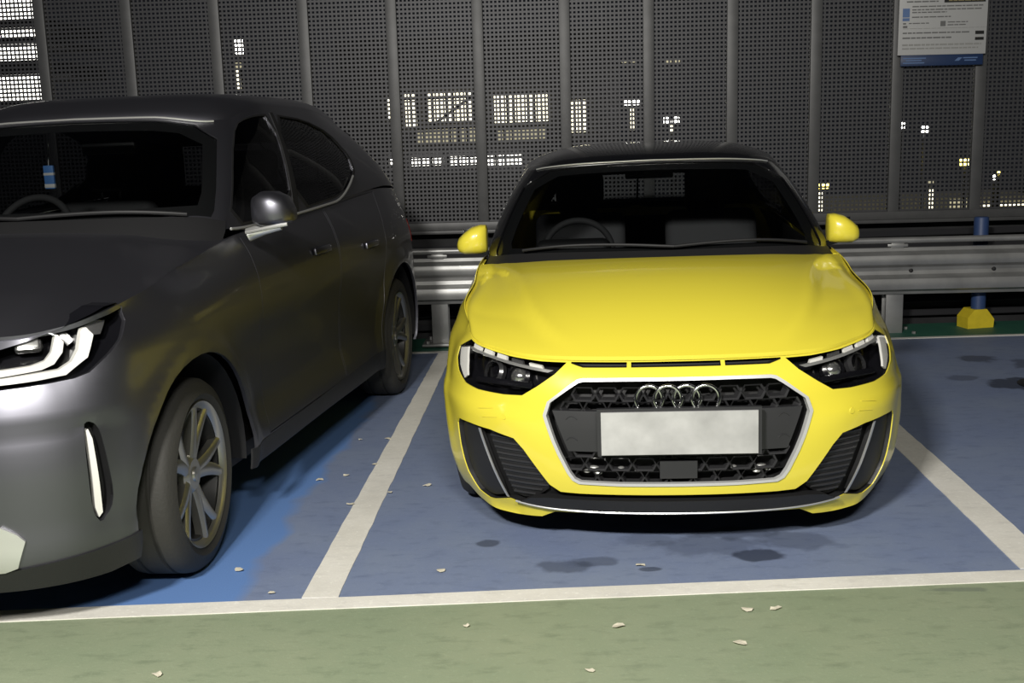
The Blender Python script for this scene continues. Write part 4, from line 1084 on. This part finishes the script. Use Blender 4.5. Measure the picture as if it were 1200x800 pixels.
mb = MB(); mb.loft([[(x, 3.62, 1.555), (x, 3.62, 1.575), (x, 3.85+.04*(1-abs(x)), 1.53), (x, 3.85, 1.515)] for x in np.linspace(-.52, .52, 9)]); mb.build('roof_spoiler', GREY, suv, 30)
mb = MB(); mb.loft([[B_up(-.27+.54*k/30, .05, .004) for k in range(31)], [B_up(-.27+.54*k/30, -.03, .012) for k in range(31)], [(B_up(-.27+.54*k/30, -.03, 0)[0]*1.02, B_up(-.27+.54*k/30, -.03, 0)[1]-.08, B_up(-.27+.54*k/30, -.03, 0)[2]-.05) for k in range(31)]], close=False, caps=False)
mb.build('cowl', DARKP, suv)
for a, b in ((-.20, .02), (.02, .21)):
    mb = MB(); mb.tube([Vector(B_up(a+(b-a)*k/12, .05+.04*math.sin(math.pi*k/12)*.6, .016)) for k in range(13)], .008, 8); mb.build('wiper', DARKP, suv)
for sgn in (1, -1):
    mb = MB()
    def mr(x, zc, hz, hy, yc=1.47):
        pts = []
        for q in range(24):
            a = 2*math.pi*q/24; c, s_ = math.cos(a), math.sin(a); pts.append((sgn*x, yc+hy*math.copysign(abs(c)**.6, c), zc+hz*math.copysign(abs(s_)**.6, s_)*(1-.18*(1 if s_ < 0 else 0))))
        return pts
    mb.loft([mr(.865, 1.215, .03, .03), mr(.875, 1.225, .06, .06), mr(.91, 1.228, .076, .085), mr(.96, 1.228, .074, .085), mr(1.0, 1.222, .062, .07), mr(1.027, 1.21, .030, .04)])
    mo = mb.build('door_mirror', GREY, suv, 50)
    mb = MB(); mb.tube([(sgn*.84, 1.45, 1.135), (sgn*.90, 1.46, 1.155), (sgn*.97, 1.47, 1.168)], [.028, .024, .02], 12); mb.tube([(sgn*.86, 1.38, 1.150), (sgn*.95, 1.375, 1.166), (sgn*1.03, 1.385, 1.178)], .008, 8); mb.build('mirror_foot', SATIN, mo, 40)  # thin silver rod stands for the gloss reflection along the mirror base
mb = MB(); mb.loft([[(x, 1.16, .95), (x, 1.22, 1.16-.03*abs(x)), (x, 1.55, 1.18-.02*abs(x)), (x, 1.72, 1.12), (x, 1.70, .8)] for x in np.linspace(-.74, .74, 9)], close=False, caps=False); mb.build('dashboard', DARKP, suv, 50)
steering(suv, -.38, 1.9, 1.12, .185, SEATD)
bt_p = suv_o+Uv*(-.285)+Sv*1.93
bo = empty('hanging_tag', (bt_p.x, bt_p.y, 1.33), -yb); tag(bo, 'small blue and white tag hanging behind the windscreen of the grey suv', 'air freshener')
mb = MB(); mb.box(-.024, .024, -.008, .008, -.005, .10, .004); mb.build('card', mat('tag_blue', (.05, .14, .35), .5, emit=0), bo, 30)
mb = MB(); mb.box(-.0245, .0245, -.0085, .0085, .0, .018, .002); mb.box(-.0245, .0245, -.0085, .0085, .055, .068, .002); mb.build('white_band', SGN, bo, 30)
mb = MB(); mb.tube([(0, 0, .098), (.02, .0, .26)], .0015, 6); mb.build('cord', SGN, bo)
for u in (-.38, .38): seat(suv, u, 2.2, .55, .52, .60, SEATD, .24)
mb = MB(); mb.box(-.64, .64, 3.0, 3.12, .6, 1.25, .05, seg=3); mb.build('rear_seat', SEATD, suv, 50)
mb = MB(); mb.box(-.13, .13, 1.95, 1.975, 1.47, 1.53, .012); mb.tube([(0, 1.96, 1.52), (0, 1.9, 1.60)], .01); mb.build('interior_mirror', DARKP, suv, 40)
mb = MB(); mb.box(-.78, .78, 1.1, 4.1, .24, .30); mb.build('cabin_floor', DARKP, suv, None)
for (s_, z_) in B.axles:
    for sgn in (-1, 1):
        make_wheel(suv, sgn*.868, s_, .345, .345, .255, .225, 'double', math.radians(6) if s_ < 2 else math.radians(3))
        mb = MB(); M = Matrix.Translation((sgn*.60, s_, z_)) @ Matrix.Rotation(math.radians(90)*sgn, 4, 'Y')
        mb.lathe([(.0, 0), (.437, 0), (.437, .245)], 40, M); mb.f = [f for f in mb.f if all(mb.v[i].z > .22 for i in f)]; mb.build('wheel_housing', DARKP, suv, 40)
underbody(suv, B, .22, .60, .22, 4.1)
